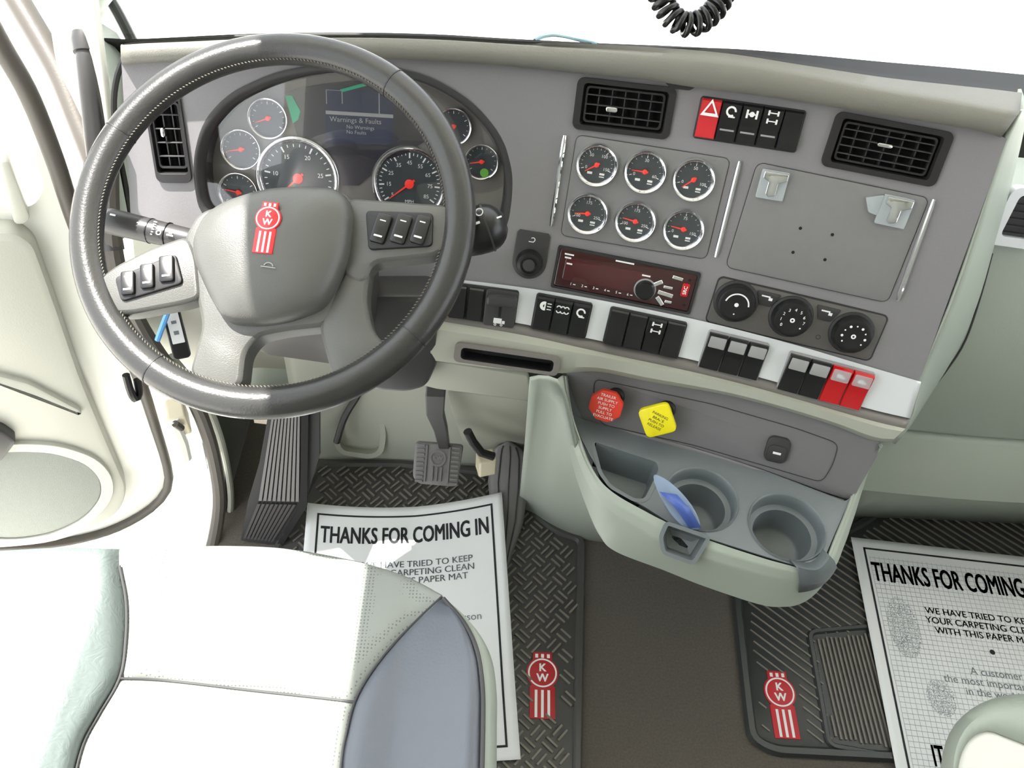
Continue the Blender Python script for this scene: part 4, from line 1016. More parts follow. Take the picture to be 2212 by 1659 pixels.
m.xf(SF.mat()).build('symbol', M_WHITE, st, world=True)
# right hand lever with the rotating end
a = WF.at(985, 515, -.06); b = WF.at(1092, 478, -.055); c = WF.at(1040, 500, -.057)
rs_ = thing('shift_lever', 'glossy black lever end with white symbols right of the wheel rim', 'lever', loc=a)
ax = (b-a).normalized(); n_ = 12
MB().tube([a.lerp(b, t/n_) for t in range(n_+1)], [.020, .024, .026, .027, .028, .0285, .029, .029, .0285, .027, .024, .019, .010], 22).build('lever_grip', M_BLACK, rs_, world=True, angle=50)
MB().tube([a.lerp(b, .62), a.lerp(b, .66)], .0296, 24).build('lever_ring', M_GREYD, rs_, world=True)
LF = Frame(a.lerp(b, .45)+WF.n*.0287, ax, WF.n.cross(ax), WF.n); m = MB()
m.add(*arcband(.0035, .005, 0, 6.28, .0003, 16, (.006, .010))); m.box((-.004, .018, -.004), (.014, .003, .0006), .4).box((-.002, -.002, .0003), (.010, .003, .0004)); m.box((.026, -.004, .0003), (.006, .002, .0004))
m.xf(LF.mat()).build('symbol', M_WHITE, rs_, world=True)
# key tag hanging below the dash, seen through the wheel
ka = dp(368, 668, 1.02); kb_ = dp(392, 762, 1.04)
kt = thing('key_tag', 'black key fob with a white label and blue strip hanging behind the wheel', 'key tag', loc=ka)
fr = Frame(ka.lerp(kb_, .5), (kb_-ka).normalized(), V3((0, 0, 0)), V3((0, 0, 0))); nn = -ray(380, 715).normalized(); vv = nn.cross(fr.u).normalized(); fr = Frame(fr.o, fr.u, vv, fr.u.cross(vv))
MB().prism(rr(.075, .022, .006), -.005, 0, .002).xf(fr.mat()).build('fob', M_BLACK, kt, world=True)
MB().prism(rr(.040, .015, .001, c=(-.004, 0)), 0, .0008).xf(fr.mat()).build('label_card', M_WHITE, kt, world=True)
m = MB(); m.box((-.012, 0, .001), (.004, .006, .0002)).box((.002, 0, .001), (.005, .006, .0002)); m.xf(fr.mat()).build('card_marks', M_INKG, kt, world=True)
p, q = dp(366, 664, 1.0), dp(340, 735, 1.02)
MB().tube([p, p.lerp(q, .5), q], .0035, 8).build('blue_strap', M_BLUE, kt, world=True)
MB().tube([p+V3((.006*math.cos(t), 0, .006*math.sin(t)+.004)) for t in [i*math.pi/8 for i in range(16)]], .0008, 6, closed=True).build('key_ring', M_CHROME, kt, world=True)
# dark hardware behind the knee panels
# ------------------------------------------------------------------ mats
FL = Frame((0, 0, 0), (1, 0, 0), (0, 1, 0), (0, 0, 1))
def fl(pts, z=0): return [(zp(x, y, z).x, zp(x, y, z).y) for x, y in pts]
def ccw(o): return o if area(o) > 0 else o[::-1]
def inside(p, o):
    x, y = p; c = False
    for (x1, y1), (x2, y2) in zip(o, o[1:]+o[:1]):
        if (y1 > y) != (y2 > y) and x < (x2-x1)*(y-y1)/(y2-y1)+x1: c = not c
    return c
def weave(o2, pitch, z, hgt, rot, keep=None):     # basket-weave tread: short raised bars set crosswise
    m = MB(); xs = [p[0] for p in o2]; ys = [p[1] for p in o2]; cx, cy = (min(xs)+max(xs))/2, (min(ys)+max(ys))/2
    R_ = max(max(xs)-min(xs), max(ys)-min(ys)); n = int(R_/pitch)+2; c, s = math.cos(rot), math.sin(rot)
    for i in range(-n, n+1):
        for j in range(-n, n+1):
            u, v = i*pitch, j*pitch; x = cx+u*c-v*s; y = cy+u*s+v*c
            if not inside((x, y), o2) or (keep and not keep(x, y)): continue
            a = rot if (i+j) % 2 else rot+math.pi/2
            ca, sa_ = math.cos(a), math.sin(a); L, w = pitch*.92, pitch*.13
            for t in (-.22, .22):
                q = [(-L/2, t*pitch*1.0-w/2), (L/2, t*pitch-w/2), (L/2, t*pitch+w/2), (-L/2, t*pitch+w/2)]
                vs = [V3((x+p*ca-r*sa_, y+p*sa_+r*ca, z)) for p, r in q]
                tp_ = [V3((x+p*.96*ca-r*sa_, y+p*.96*sa_+r*ca, z+hgt)) for p, r in q]
                m.add(vs+tp_, [(4, 5, 6, 7), (0, 1, 5, 4), (1, 2, 6, 5), (2, 3, 7, 6), (3, 0, 4, 7)])
    return m
dm2 = ccw(fl([(690, 1004), (860, 1004), (1060, 1024), (1110, 1060), (1150, 1108), (1205, 1152), (1257, 1166), (1252, 1400), (1246, 1700), (1244, 1900), (900, 1900), (560, 1500), (560, 1260), (625, 1140)]))
dmat = thing('driver_floor_mat', 'black rubber basket-weave mat with red emblem on the driver side', 'floor mat', loc=(.0, .6, 0))
MB().prism(roundpoly(dm2, .02), .001, .006, .002).build('mat_base', M_RUB, dmat, world=True)
ib = inset(ccw(roundpoly(dm2, .02)), .010)
MB().rings([[V3((*p, .004)) for p in inset(ib, -.009)], [V3((*p, .012)) for p in inset(ib, -.007)], [V3((*p, .012)) for p in inset(ib, -.003)], [V3((*p, .005)) for p in ib]], cap0=False, cap1=False).build('mat_rim', M_RUB, dmat, world=True)
cE = zp(1172, 1478, .01)
def keep1(x, y): return not (abs(x-cE.x) < .03 and abs(y-cE.y) < .058)
weave(inset(ib, .006), .027, .005, .0045, math.radians(48), keep1).build('tread', M_RUBD, dmat, world=True, smooth=False)
emblem(Frame((cE.x, cE.y, .006), (1, -.01, 0), (.01, 1, 0), (0, 0, 1)), .118, dmat, red=mat('emblem_red_rubber', rgb(176, 34, 40), .5))
# passenger mat
pm2 = ccw(fl([(1905, 1098), (1980, 1092), (2212, 1108), (2500, 1126), (2500, 1760), (2212, 1680), (1960, 1640), (1670, 1625), (1622, 1600), (1612, 1520), (1588, 1300), (1600, 1180), (1800, 1160), (1862, 1130)]))
pmat = thing('passenger_floor_mat', 'black ribbed rubber mat with red emblem and heel pad on the passenger side', 'floor mat', loc=(.8, .6, 0))
MB().prism(roundpoly(pm2, .03), .001, .006, .002).build('mat_base', M_RUBP, pmat, world=True)
ib2 = inset(ccw(roundpoly(pm2, .03)), .012)
MB().rings([[V3((*p, .004)) for p in inset(ib2, -.010)], [V3((*p, .013)) for p in inset(ib2, -.008)], [V3((*p, .013)) for p in inset(ib2, -.003)], [V3((*p, .005)) for p in ib2]], cap0=False, cap1=False).build('mat_rim', M_RUBP, pmat, world=True)
hp = ccw(roundpoly(fl([(1748, 1372), (1850, 1362), (2100, 1350), (2150, 1640), (1960, 1640), (1790, 1610)]), .012))
cP = zp(1690, 1520, .01)
m = MB(); i2 = inset(ib2, .008); xs = [p[0] for p in i2]; ys = [p[1] for p in i2]
u = V3((math.cos(math.radians(-40)), math.sin(math.radians(-40)), 0)); v_ = V3((-u.y, u.x, 0)); c0 = V3(((min(xs)+max(xs))/2, (min(ys)+max(ys))/2, 0))
for j in range(-40, 41):
    base = c0+v_*(j*.0155); i = -90; run = None
    segs = []
    for i in range(-90, 91):
        p = base+u*(i*.008); ok = inside((p.x, p.y), i2) and not inside((p.x, p.y), hp) and not (abs(p.x-cP.x) < .034 and abs(p.y-cP.y) < .06)
        if ok and run is None: run = p
        if not ok and run is not None: segs.append((run, p)); run = None
    for a, b in segs:
        if (b-a).length < .012: continue
        w = v_*.0013; q = [a-w, b-w, b+w, a+w]; m.add([V3((p.x, p.y, .005)) for p in q]+[V3((p.x, p.y, .009)) for p in q], [(4, 5, 6, 7), (0, 1, 5, 4), (1, 2, 6, 5), (2, 3, 7, 6), (3, 0, 4, 7)])
m.build('tread', M_RUBD, pmat, world=True, smooth=False)
MB().rings([[V3((*p, .005)) for p in inset(hp, -.005)], [V3((*p, .012)) for p in inset(hp, -.003)], [V3((*p, .012)) for p in hp], [V3((*p, .007)) for p in inset(hp, .003)]], cap0=False).build('heel_pad', M_RUBP, pmat, world=True)
m = MB(); hx = [p[0] for p in hp]; hy = [p[1] for p in hp]; k = min(hx)+.012
while k < max(hx)-.008:
    ysn = [y/200 for y in range(int(min(hy)*200), int(max(hy)*200)+1) if inside((k, y/200), inset(hp, .010))]
    if ysn: m.box((k, (ysn[0]+ysn[-1])/2, .0085), (.0032, ysn[-1]-ysn[0], .004))
    k += .0085
m.build('heel_ribs', M_RUBD, pmat, world=True, smooth=False)
emblem(Frame((cP.x, cP.y, .006), V3((1, -.02, 0)).normalized(), V3((.02, 1, 0)).normalized(), (0, 0, 1)), .118, pmat, red=mat('emblem_bright_red', rgb(196, 30, 44), .5))

# ------------------------------------------------------------------ paper mats
def paper(label, TL, TR, BLc, wd_, hh, bend, full, grid):
    """sheet lying on the mat: TL, TR, BL are its corners on the floor; bend lifts it"""
    u = (TR-TL).normalized(); v = (BLc-TL); v = (v-u*v.dot(u)).normalized(); n = u.cross(-v)
    if n.z < 0: n = -n
    t = thing('paper_floor_mat', label, 'paper mat', loc=(TL.x, TL.y, 0), group='printed paper floor mats')
    def P(s, w, e=0): return TL+u*(s*wd_)+v*(w*hh)+V3((0, 0, bend(s, w)+e))
    nx, ny = 36, 44
    MB().grid([[P(i/nx, j/ny) for i in range(nx+1)] for j in range(ny+1)]).build('sheet', M_PAPER, t, world=True, solid=.0004, off=-1)
    def rect(m, x0, y0, x1, y1, e=.0006):
        k = max(1, int(max(x1-x0, y1-y0)/.03)); 
        if x1-x0 >= y1-y0: rows = [[P(x0+(x1-x0)*i/k, y, e) for i in range(k+1)] for y in (y0, y1)]
        else: rows = [[P(x, y0+(y1-y0)*i/k, e) for i in range(k+1)] for x in (x0, x1)]
        m.grid(rows)
    asp = wd_/hh; m = MB(); b = .052; th = .010
    rect(m, b, b*asp, 1-b, b*asp+th*asp); rect(m, b, 1-b*asp-th*asp, 1-b, 1-b*asp); rect(m, b, b*asp, b+th, 1-b*asp); rect(m, 1-b-th, b*asp, 1-b, 1-b*asp)
    m.build('printed_border', M_INK, t, world=True)
    def tx(m, s, size, cx, cy, bold=0, sx=1):
        vs, fs = text(s, size, (0, 0), 0, bold=bold, sx=sx); m.add([P(cx+q.x/wd_, cy-q.y/hh, .0007) for q in vs], fs)
    m = MB(); tx(m, 'THANKS FOR COMING IN', .058 if grid else .050, .5, .135, .028, sx=full)
    
    if grid:
        q = zp(2027, 1636, .016)-TL; tx(m, 'IT', .050, q.dot(u)/wd_, q.dot(v)/hh, .028, sx=.5)
    m.build('headline', M_INK, t, world=True)
    m = MB()
    for s, y in (('WE HAVE TRIED TO KEEP', .26), ('YOUR CARPETING CLEAN', .295), ('WITH THIS PAPER MAT', .33)): tx(m, s, .0185, .56, y, .01)
    for s, y in (('A customer is', .46), ('the most important person', .495), ('in the world to us.', .53), ('Your', .64)): tx(m, s, .0200, .58, y)
    m.build('small_text', M_INKG, t, world=True)
    m = MB()
    for y in (.385, .585):
        vs, fs = arcband(.0001, .005, 0, 6.28, 0, 12); m.add([P(.57+q.x/wd_, y-q.y/hh, .0007) for q in vs], fs)
    m.build('printed_dots', M_INK, t, world=True)
    if grid:
        m = MB(); k = .075; st_ = .024
        while k < .93: rect(m, k, .07, k+.0022, .93, .0004); k += st_
        k = .075
        while k < .93: rect(m, .075, k, .925, k+.002, .0004); k += st_*asp
        m.build('printed_grid', M_INKL, t, world=True)
        m = MB(); random.seed(3)
        for q in range(2600):
            a = random.random()*6.28; r = math.sqrt(random.random()); fx, fy, rx, ry = ((.17, .33, .075, .11) if q % 3 else (.27, .56, .065, .06))
            x, y = fx+math.cos(a)*r*rx, fy+math.sin(a)*r*ry; rect(m, x, y, x+.003, y+.0022, .0005)
        m.build('printed_footprint', M_INKL, t, world=True)
    return t
TL, TR = zp(662, 1086, .03), zp(1084, 1062, .05); w1 = (TR-TL).length
BL = zp(540, 1340, .02)
# sheet sags between its two raised top corners
TLf, TRf = V3((TL.x, TL.y, .015)), V3((TR.x, TR.y, .015))
def bend1(s, w): return .015+.030*(2*s-1)**2*max(0, 1-w*1.3)+.035*max(0, s-.55)**1*max(0, 1-w)
TLf, TRf = V3((*zp(664, 1086, .045).xy, 0)), V3((*zp(1084, 1063, .06).xy, 0)); w1 = (TRf-TLf).length
paper('sunlit white paper mat with a black border on the driver floor', TLf, TRf, TLf+V3((-.02, -.3, 0)), w1, w1*1.28, bend1, .56, False)
def bend2(s, w): return .016
TL2 = V3((*zp(1838, 1160, .016).xy, 0)); BL2 = V3((*zp(1916, 1659, .016).xy, 0)); dv = (BL2-TL2).normalized(); du = V3((-dv.y, dv.x, 0)); q = zp(2212, 1203, .016)-TL2; du = V3((q.x, q.y, 0)).normalized()
paper('shaded white paper mat with printed grid on the passenger floor', TL2, TL2+du, BL2, .40, .56, bend2, .50, True)

# ------------------------------------------------------------------ pedals and footrest
bp0 = dp(945, 1005, 1.50)
bpd = thing('brake_pedal', 'grey square brake pedal pad on a dark bent arm', 'pedal', loc=bp0)
PF = yawlean(bp0, 3, 42)
o2 = roundpoly([PF.l2(x, y) for x, y in [(897, 954), (1001, 962), (988, 1048), (975, 1050), (905, 1044), (892, 1030)]], .008); o2 = ccw(o2)
MB().prism(o2, -.010, .004, .002).xf(PF.mat()).build('pedal_pad', M_RIB, bpd, world=True)
m = MB(); c = PF.l2(945, 1002)
for k in range(-4, 5):
    for sx in (-1, 1): m.box((c[0]+sx*.032, c[1]+k*.0085, .005), (.014, .004, .003))
for k in (-1, 0, 1): m.box((c[0]+k*.008, c[1]-.018, .005), (.003, .028, .003))
m.add(*[(lambda q: q)(arcband(.012, .0155, 0, 6.28, .0062, 20, (c[0], c[1]+.012)))][0]); m.add(*text('KW', .011, (c[0], c[1]+.012), .0062, bold=.03))
for sx in (-1, 1): m.box((c[0]+sx*.021, c[1], .005), (.003, .07, .003))
m.xf(PF.mat()).build('pad_ribs', M_RIB, bpd, world=True, smooth=False)
arm = [dp(945, 800, 1.28), dp(941, 850, 1.31), dp(940, 890, 1.36), dp(952, 925, 1.42), dp(960, 965, 1.50), PF.at(955, 985, -.006)]
m = MB(); R = []
for i, q in enumerate(arm):
    t = ((arm[min(i+1, 5)]-arm[max(i-1, 0)])).normalized(); sd = V3((1, 0, 0)); bk = t.cross(sd).normalized(); w = [.016, .016, .015, .012, .010, .010][i]
    R.append([q+sd*w*a+bk*.007*b for a, b in ((-1, -1), (1, -1), (1, 1), (-1, 1))])
m.rings(R).build('pedal_arm', M_GREYD, bpd, world=True, bevel=.002, smooth=False)
acc = thing('accelerator_pedal', 'long ribbed grey accelerator treadle beside the engine tunnel', 'pedal', loc=zp(1080, 1180, .0))
L_ = [(1072, 958), (1062, 985), (1054, 1040), (1062, 1120), (1080, 1240)]; R_ = [(1128, 962), (1140, 1000), (1141, 1060), (1130, 1130), (1092, 1242)]
zt_ = [.135, .105, .058, .026, .004]
rows = []
for i in range(17):
    t = i/16*4; k = min(int(t), 3); f = t-k; la = V3((*L_[k], 0)).lerp(V3((*L_[k+1], 0)), f); ra_ = V3((*R_[k], 0)).lerp(V3((*R_[k+1], 0)), f); z = zt_[k]+(zt_[k+1]-zt_[k])*f
    a, b = zp(la.x, la.y, z), zp(ra_.x, ra_.y, z); e = .0
    if i == 0: a, b = a.lerp(b, .22), b.lerp(a, .22)
    if i == 1: a, b = a.lerp(b, .06), b.lerp(a, .06)
    rows.append([a.lerp(b, j/8)+V3((0, 0, .008*math.sin(math.pi*j/8))) for j in range(9)])
MB().grid(rows).build('treadle', M_RIB, acc, world=True, solid=.012, off=-1, angle=60)
for j in (2, 4, 6):
    MB().tube([r[j]+V3((0, -.001, .0005)) for r in rows[1:]], .0014, 6).build('treadle_groove', M_GREYD, acc, world=True)
p = zp(1075, 985, .14); MB().tube([p+V3((.01, .08, .03)), p+V3((.02, .05, .0)), p+V3((.03, .02, -.04))], .008, 10).build('pedal_bracket', M_BLACKM, acc, world=True)
pb = thing('pedal_mount', 'dusty metal pedal bracket in the opening beside the accelerator', 'bracket', loc=yp(1040, 970, 1.0))
MB().tube([dp(1010, 932, 1.42), dp(1022, 955, 1.44), dp(1040, 978, 1.46), dp(1066, 986, 1.47)], .008, 10).build('rubber_boot', M_BLACKM, pb, world=True)
MB().box((0, 0, 0), (.035, .03, .05), .3).xf(Matrix.Translation(dp(1050, 1000, 1.56))).build('bracket_plate', M_CREAM, pb, world=True, bevel=.004)
fr3 = [zp(528, 1166, .012), zp(640, 1166, .012), zp(620, 900, .26)]
nF = (fr3[1]-fr3[0]).cross(fr3[2]-fr3[0]).normalized(); FR = plane(fr3[0], nF if nF.z > 0 else -nF)
ft = thing('footrest', 'ribbed dead-pedal footrest, grey above and black below, by the door', 'footrest', loc=zp(580, 1150, 0))
def fpoly(name, pts, mt, z0, z1): MB().prism(ccw([FR.l2(x, y) for x, y in pts]), z0, z1).xf(FR.mat()).build(name, mt, ft, world=True)
fpoly('footrest_base', [(582, 880), (690, 880), (690, 985), (660, 1085), (602, 1180), (520, 1168), (535, 1085), (560, 1000)], M_BLACKM, -.012, -.001)
def ribs(name, q, n, mt, z):
    m = MB(); P4 = [V3((*FR.l2(*p), 0)) for p in q]
    for i in range(n):
        a, b = (i+.12)/n, (i+.80)/n; t0_, t1_, b0, b1 = P4[0].lerp(P4[1], a), P4[0].lerp(P4[1], b), P4[3].lerp(P4[2], a), P4[3].lerp(P4[2], b)
        m.prism([(b0.x, b0.y), (b1.x, b1.y), (t1_.x, t1_.y), (t0_.x, t0_.y)], 0, z)
    m.xf(FR.mat()).build(name, mt, ft, world=True, smooth=False)
ribs('upper_ribs', [(590, 880), (650, 880), (648, 1082), (558, 1080)], 9, M_RIB, .003)
ribs('lower_ribs', [(556, 1086), (642, 1088), (592, 1168), (526, 1160)], 9, M_GREYD, .004)
fpoly('footrest_edge', [(652, 880), (668, 880), (666, 1000), (664, 1090), (606, 1182), (597, 1176), (648, 1088), (652, 1000)], M_VOID, -.001, .008)

# ------------------------------------------------------------------ driver seat
seat = thing('driver_seat', 'light grey leather driver seat cushion with darker bolsters, lower left', 'seat', loc=(-.22, .2, 0))
ZS = .49
front = [(-180, 1200), (120, 1184), (350, 1184), (480, 1180), (620, 1187), (770, 1214), (880, 1249), (960, 1292), (1012, 1340), (1048, 1405), (1062, 1485), (1062, 1570), (1060, 1700)]
seamF = [(955, 1288), (905, 1335), (850, 1392), (800, 1455), (768, 1515), (748, 1585), (738, 1640), (730, 1720)]
seamL = [(258, 1222), (272, 1300), (271, 1385), (258, 1465), (212, 1545), (178, 1610), (150, 1700)]
edgeR = [(960, 1296), (1002, 1345), (1030, 1405), (1042, 1485), (1043, 1570), (1040, 1700)]
def zseat(x, y):              # raised bolsters, soft dish, rolled front
    b = .0; cx = -.215
    d = (x-cx)
    b += .035*max(0, min(1, (abs(d)-.13)/.09))**1.5
    b -= .010*math.exp(-(d/.1)**2)
    return ZS+b
def sp_(px, py, h=0):
    z = ZS
    for _ in range(12):
        q = zp(px, py, z); z = zseat(q.x, q.y)+h
    return zp(px, py, z)
def lo_(A, Bc, n, m_, h=0, crown=0):
    a, b = rs(A, n), rs(Bc, n); return [[sp_(*(p.lerp(q, k/m_)).xy, h+crown*math.sin(math.pi*k/m_)) for p, q in zip(a, b)] for k in range(m_+1)]
# centre: front edge down to the cross seam, then to the back
cf = [(258, 1187), (350, 1184), (480, 1180), (620, 1187), (770, 1214), (880, 1249), (955, 1288)]
cross = [(258, 1465), (360, 1470), (550, 1492), (660, 1504), (766, 1516)]
sl_up = [(258, 1187), (258, 1222), (272, 1300), (271, 1385), (258, 1465)]; sr_up = [(955, 1288), (905, 1335), (850, 1392), (800, 1455), (766, 1516)]
def coons(top, bot, lf, rt, nu, nv):
    t, b, l, r = rs(top, nu), rs(bot, nu), rs(lf, nv), rs(rt, nv); out = []
    for j in range(nv):
        v = j/(nv-1); row = []
        for i in range(nu):
            u = i/(nu-1); row.append(t[i]*(1-v)+b[i]*v+l[j]*(1-u)+r[j]*u-(t[0]*(1-u)*(1-v)+t[-1]*u*(1-v)+b[0]*(1-u)*v+b[-1]*u*v))
        out.append(row)
    return out
def pillow(name, G, mt, cr, roll=None, **k):
    nv, nu = len(G), len(G[0]); rows = []
    for j, r in enumerate(G):
        row = []
        for i, p in enumerate(r):
            u, v = i/(nu-1), j/(nv-1); e = min(u, 1-u, v if not roll else 1, 1-v); e = min(1, e/.10); row.append(sp_(p.x, p.y, cr*(1-(1-e)**2)-.003))
        rows.append(row)
    if roll:
        f = rows[0]; bk = []
        for dz, dy in ((-.22, .015), (-.12, .022), (-.06, .020), (-.03, .014), (-.012, .007)): bk.append([q+V3((0, dy, dz)) for q in f])
        rows = bk+rows
    return MB().grid(rows).build(name, mt, seat, world=True, angle=80, **k)
pillow('front_panel', coons(cf, cross, sl_up, sr_up, 50, 26), M_SEAT, .010, roll=True)
back = [(150, 1720), (400, 1740), (600, 1750), (730, 1760)]
pillow('rear_panel', coons(cross, back, [(258, 1465), (212, 1545), (178, 1610), (150, 1720)], [(766, 1516), (748, 1585), (738, 1640), (730, 1760)], 50, 20), M_SEAT, .012)
pillow('right_bolster', coons([(955, 1290), (957, 1293), (960, 1296)], [(730, 1760), (880, 1762), (1040, 1765)], [(955, 1290), (905, 1335), (850, 1392), (800, 1455), (766, 1516), (748, 1585), (738, 1640), (730, 1760)], [(960, 1296), (1002, 1345), (1030, 1405), (1042, 1485), (1043, 1570), (1040, 1765)], 22, 40), M_BOLS, .014)
pillow('left_bolster', coons([(-180, 1200), (0, 1190), (120, 1184), (258, 1187)], [(-220, 1760), (0, 1750), (150, 1720)], [(-180, 1200), (-200, 1450), (-220, 1760)], [(258, 1187), (258, 1222), (272, 1300), (271, 1385), (258, 1465), (212, 1545), (178, 1610), (150, 1720)], 26, 36), M_BOLL, .020, roll=True)
# outer side band and piping
er = rs([(955, 1289)]+edgeR[0:], 40); ou = rs([(958, 1290), (1012, 1340), (1048, 1405), (1060, 1485), (1060, 1570), (1058, 1765)], 40)
a = [sp_(p.x, p.y, .0) for p in er]; b = [sp_(p.x, p.y, -.004) for p in ou]
MB().grid([a, lerp2(a, b, .5), b, [q+V3((.008, .004, -.03)) for q in b], [q+V3((.006, .002, -.22)) for q in b]]).build('side_band', M_GREEN, seat, world=True, angle=70)
def pipe(name, pts, r, mt, h=.004, n=50): MB().tube([sp_(p.x, p.y, h) for p in rs(pts, n)], r, 8).build(name, mt, seat, world=True)
pipe('bolster_piping', [(958, 1293)]+edgeR[1:], .0028, M_PIPE); pipe('bolster_seam', sr_up+[(748, 1585), (738, 1640), (730, 1760)], .0016, M_PIPE, .001)
pipe('cross_seam', cross, .0014, M_PIPE, .001); pipe('left_seam', sl_up[1:]+[(212, 1545), (178, 1610), (150, 1720)], .0016, M_PIPE, .001)
MB().box((-.21, .33, .21), (.34, .20, .14)).build('seat_base', M_BLACKM, seat, world=True, bevel=.02)
# fill below cushion
# passenger seat corner
pst = thing('passenger_seat', 'sunlit pale seat corner at the lower right edge', 'seat', loc=(.9, .2, 0))
c = dp(2250, 1700, .98)
o2 = [(2040, 1720), (2042, 1640), (2062, 1580), (2100, 1540), (2150, 1515), (2212, 1506), (2330, 1510), (2500, 1540), (2520, 1800)]
oi = [(2062, 1720), (2066, 1650), (2090, 1600), (2130, 1580), (2170, 1592), (2240, 1620), (2340, 1660), (2440, 1700), (2480, 1800)]
zz = c.z; a = [zp(p.x, p.y, zz-.02) for p in rs(o2, 40)]; b = [zp(p.x, p.y, zz) for p in rs(oi, 40)]
mid = [p.lerp(q, .45)+V3((0, 0, .012)) for p, q in zip(a, b)]
dn_ = [q+V3((.24, -.05, -.42)) for q in a]
MB().grid([dn_, a, mid, b]).build('seat_side', M_GREEN, pst, world=True, solid=.004, off=-1, angle=70)
cc_ = sum(b, V3())/len(b)+V3((0, 0, .006)); m = MB(); m.v = b+[cc_]; m.f = [(i, i+1, len(b)) for i in range(len(b)-1)]+[(len(b)-1, 0, len(b))]
m.build('seat_pad', mat('sunlit_leather', rgb(215, 215, 208), .5, bump=.2, scale=400), pst, world=True)  # sunlight on the grey-green seat is put into this near-white colour

# ------------------------------------------------------------------ driver door, open
h0 = zp(370, 1050, .06); DRP = plane(V3((h0.x, h0.y, 0)), V3((.42, -.90, .0)))
door = thing('door_1', 'open driver door with pale inner panel and speaker', 'door', loc=(h0.x, h0.y, 0), kind='structure')
shell = [(-260, -80), (-90, -120), (-38, 0), (14, 98), (74, 203), (128, 338), (168, 460), (215, 620), (300, 850), (345, 965), (368, 1035), (352, 1080), (300, 1120), (205, 1165), (60, 1180), (-200, 1190)]
win = [(-250, -60), (-120, -60), (-60, 60), (0, 170), (60, 300), (98, 405), (70, 450), (-60, 440), (-250, 430)]
def dl(pts, r): return ccw(roundpoly([DRP.l2(x, y) for x, y in pts], r))
holedplate(dl(shell, .05), [dl(win, .02)], -.045, 0).xf(DRP.mat()).build('door_shell', M_PAINT, door, world=True, bevel=.004)
MB().prism(dl(win, .02), -.026, -.021).xf(DRP.mat()).build('window_glass', M_GLASS, door, world=True)
pan = [(-200, 480), (30, 472), (72, 500), (115, 620), (172, 790), (225, 920), (272, 1030), (262, 1075), (225, 1105), (120, 1148), (0, 1160), (-200, 1162)]
MB().prism(dl(pan, .04), 0, .030, .012).xf(DRP.mat()).build('trim_panel', M_DOORP, door, world=True)
edge_ = [(30, 474), (72, 500), (115, 620), (172, 790), (225, 920), (270, 1030), (250, 1085)]
gr_ = [(-200, 950), (40, 938), (110, 942), (180, 965), (212, 1000), (215, 1040), (180, 1085), (110, 1118), (30, 1130), (-200, 1110)]
MB().prism(dl(gr_, .03), .028, .036, .004).xf(DRP.mat()).build('speaker_grille', M_MESH, door, world=True)
ring = dl(gr_, .03); holedplate(inset(ring, -.010), [ring], .028, .038).xf(DRP.mat()).build('speaker_surround', M_DOORP, door, world=True, bevel=.002)
MB().prism(dl([(-120, 860), (0, 880), (34, 905), (0, 950), (-120, 960)], .01), .026, .050, .006).xf(DRP.mat()).build('door_handle', M_GREYD, door, world=True)
MB().prism(dl([(-120, 740), (60, 790), (170, 850), (172, 862), (60, 815), (-120, 762)], .01), .026, .040, .005).xf(DRP.mat()).build('panel_ledge', M_DOORP, door, world=True)
MB().prism(dl([(-5, 335), (18, 330), (64, 455), (50, 468), (30, 468)], .006), .0, .018, .003).xf(DRP.mat()).build('window_divider', M_DOORP, door, world=True)
seald = [(-110, -120), (-50, 0), (2, 98), (62, 203), (116, 338), (155, 456), (190, 550), (240, 680), (300, 815), (335, 920), (362, 1010), (362, 1055), (330, 1095), (270, 1132), (200, 1158), (100, 1176), (-60, 1182), (-200, 1184)]
w_ = []
MB().tube([DRP.at(p.x, p.y, .006) for p in rs(seald, 70)], [.0115 if i < 30 else max(.0085, .0115-.003*(i-30)/14) for i in range(70)], 12).build('door_seal', M_SEAL, door, world=True)
# hinge and check strap in the gap
MB().box((0, 0, 0), (.03, .05, .05), .4).xf(Matrix.Translation(SB.at(385, 900, -.03))).build('hinge_leaf', M_CREAM, door, world=True, bevel=.004)
MB().tube([SB.at(370, 905, -.02), SB.at(392, 955, -.02), SB.at(400, 990, -.02)], .012, 10).build('check_link', M_PAINT, door, world=True)
MB().tube([SB.at(378, 915, -.008), SB.at(392, 925, -.008)], .006, 10).build('hinge_pin', M_SEAL, door, world=True)
lt = thing('door_latch', 'small black latch loop in the gap left of the wheel rim', 'latch', loc=SB.at(288, 835, -.02))
MB().tube([SB.at(p.x, p.y, -.03) for p in rs([(272, 810), (282, 845), (292, 862), (300, 850), (296, 820)], 14)], .006, 8).build('latch_loop', M_BLACK, lt, world=True)

# ------------------------------------------------------------------ grab handle, coiled cord, packet, wiper
gh_ = thing('grab_handle', 'dark vertical grab handle with collar on the windscreen pillar', 'grab handle', loc=dp(190, 100, 1.05))
MB().tube([dp(192, 96, 1.05), dp(190, 130, 1.05), dp(197, 200, 1.06), dp(208, 300, 1.08), dp(222, 420, 1.10), dp(245, 540, 1.12)], .0145, 18).build('handle_grip', M_GREYD, gh_, world=True)
MB().tube([dp(190, 76, 1.05), dp(189, 92, 1.05), dp(190, 116, 1.05)], [.019, .0195, .0175], 20).build('handle_collar', M_GREYD, gh_, world=True)
ccd = thing('coiled_cord', 'black coiled cord hanging in a loop before the windscreen', 'cord', loc=dp(1490, 40, .85))
path = [dp(p.x, p.y, .85) for p in rs([(1408, -220), (1412, -120), (1418, -40), (1430, 0), (1450, 34), (1476, 52), (1505, 50), (1535, 30), (1556, 2), (1572, -40), (1584, -120), (1592, -220)], 60)]
pts = []; TW = 34
fine = rs(path, 1200, smooth=False); up = CF.copy()
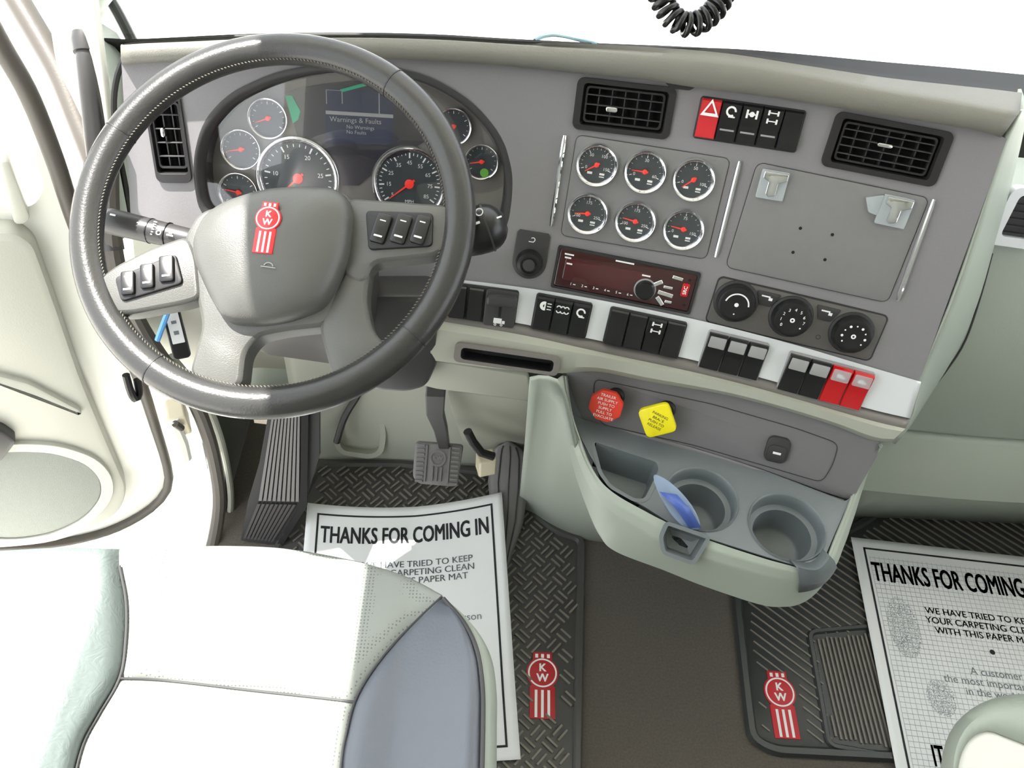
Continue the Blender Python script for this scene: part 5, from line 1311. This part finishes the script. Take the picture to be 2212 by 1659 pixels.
for i, q in enumerate(fine):
    t = (fine[min(i+1, 1199)]-fine[max(i-1, 0)]).normalized(); s = t.cross(up).normalized(); w2 = s.cross(t); a = i/1200*2*math.pi*TW
    pts.append(q+s*math.cos(a)*.0100+w2*math.sin(a)*.0100)
MB().tube(pts, .0034, 8).build('cord_coil', M_BLACK, ccd, world=True, angle=80)
pk_ = thing('plastic_packet', 'clear packet with blue print standing in the small front pocket', 'packet', loc=zp(1490, 1150, TZ))
q0, q1_, q2_, q3 = zp(1400, 1014, TZ+.055), zp(1450, 1040, TZ+.045), zp(1522, 1148, TZ+.004), zp(1478, 1146, TZ+.004)
mm = zp(1432, 1095, TZ+.03); m2_ = zp(1500, 1090, TZ+.035)
MB().grid([[q0, q0.lerp(q1_, .5)+V3((0, 0, .002)), q1_], [mm, mm.lerp(m2_, .5)+V3((0, 0, .004)), m2_], [q3, q3.lerp(q2_, .5), q2_]]).build('film', M_PACK, pk_, world=True, solid=.0015, sub=2)
A1, A2, A3, A4 = zp(1424, 1062, TZ+.045), zp(1462, 1068, TZ+.043), zp(1515, 1140, TZ+.010), zp(1488, 1140, TZ+.010)
MB().grid([[A1, A2], [A1.lerp(A4, .5)+V3((0, 0, .006)), A2.lerp(A3, .5)+V3((0, 0, .006))], [A4, A3]]).build('blue_print', M_PACKB, pk_, world=True, solid=.0008)
# small pocket at the front of the tray, slate notch at its right corner
holedplate(inset(pn, -.001), [hole], -.006, .008).xf(PN.mat()).build('pocket_rim', M_TRAY, cons, world=True, bevel=.001)
MB().rings([[V3((*p, .007)) for p in hole], [V3((*p, -.022)) for p in inset(pn, .008)], [V3((*p, -.024)) for p in inset(pn, .016)]], cap0=False).xf(PN.mat()).build('front_pocket', M_TRAY, cons, world=True)
ii = [i for i in range(n_c) if 1722 < b3[i].x < 1806 and b3[i].y > 1200]
def outw(i, q): return q+V3((.25, -.6, .5)).normalized()*.0022
rows = [[outw(i, ru[i].lerp(ra[i], .5)+V3((-.006, .012, .0))) for i in ii], [outw(i, ra[i]+V3((0, 0, .003))) for i in ii], [outw(i, ra[i].lerp(rb[i], .5)+V3((0, 0, .004))) for i in ii], [outw(i, rb[i]) for i in ii], [outw(i, rb[i].lerp(rc[i], .42)) for i in ii]]
MB().grid(rows).build('corner_notch', M_TRAY, cons, world=True, solid=.002)
wp = thing('wiper_arm', 'pale wiper arm end just above the dashboard top', 'wiper', loc=zp(1200, 80, .80))
MB().tube([zp(p.x, p.y, .80) for p in rs([(1155, 88), (1172, 79), (1195, 75), (1220, 78), (1245, 84), (1290, 96)], 16)], .0035, 8).build('arm', mat('pale_blue_metal', rgb(120, 150, 155), .4, metal=.3), wp, world=True)
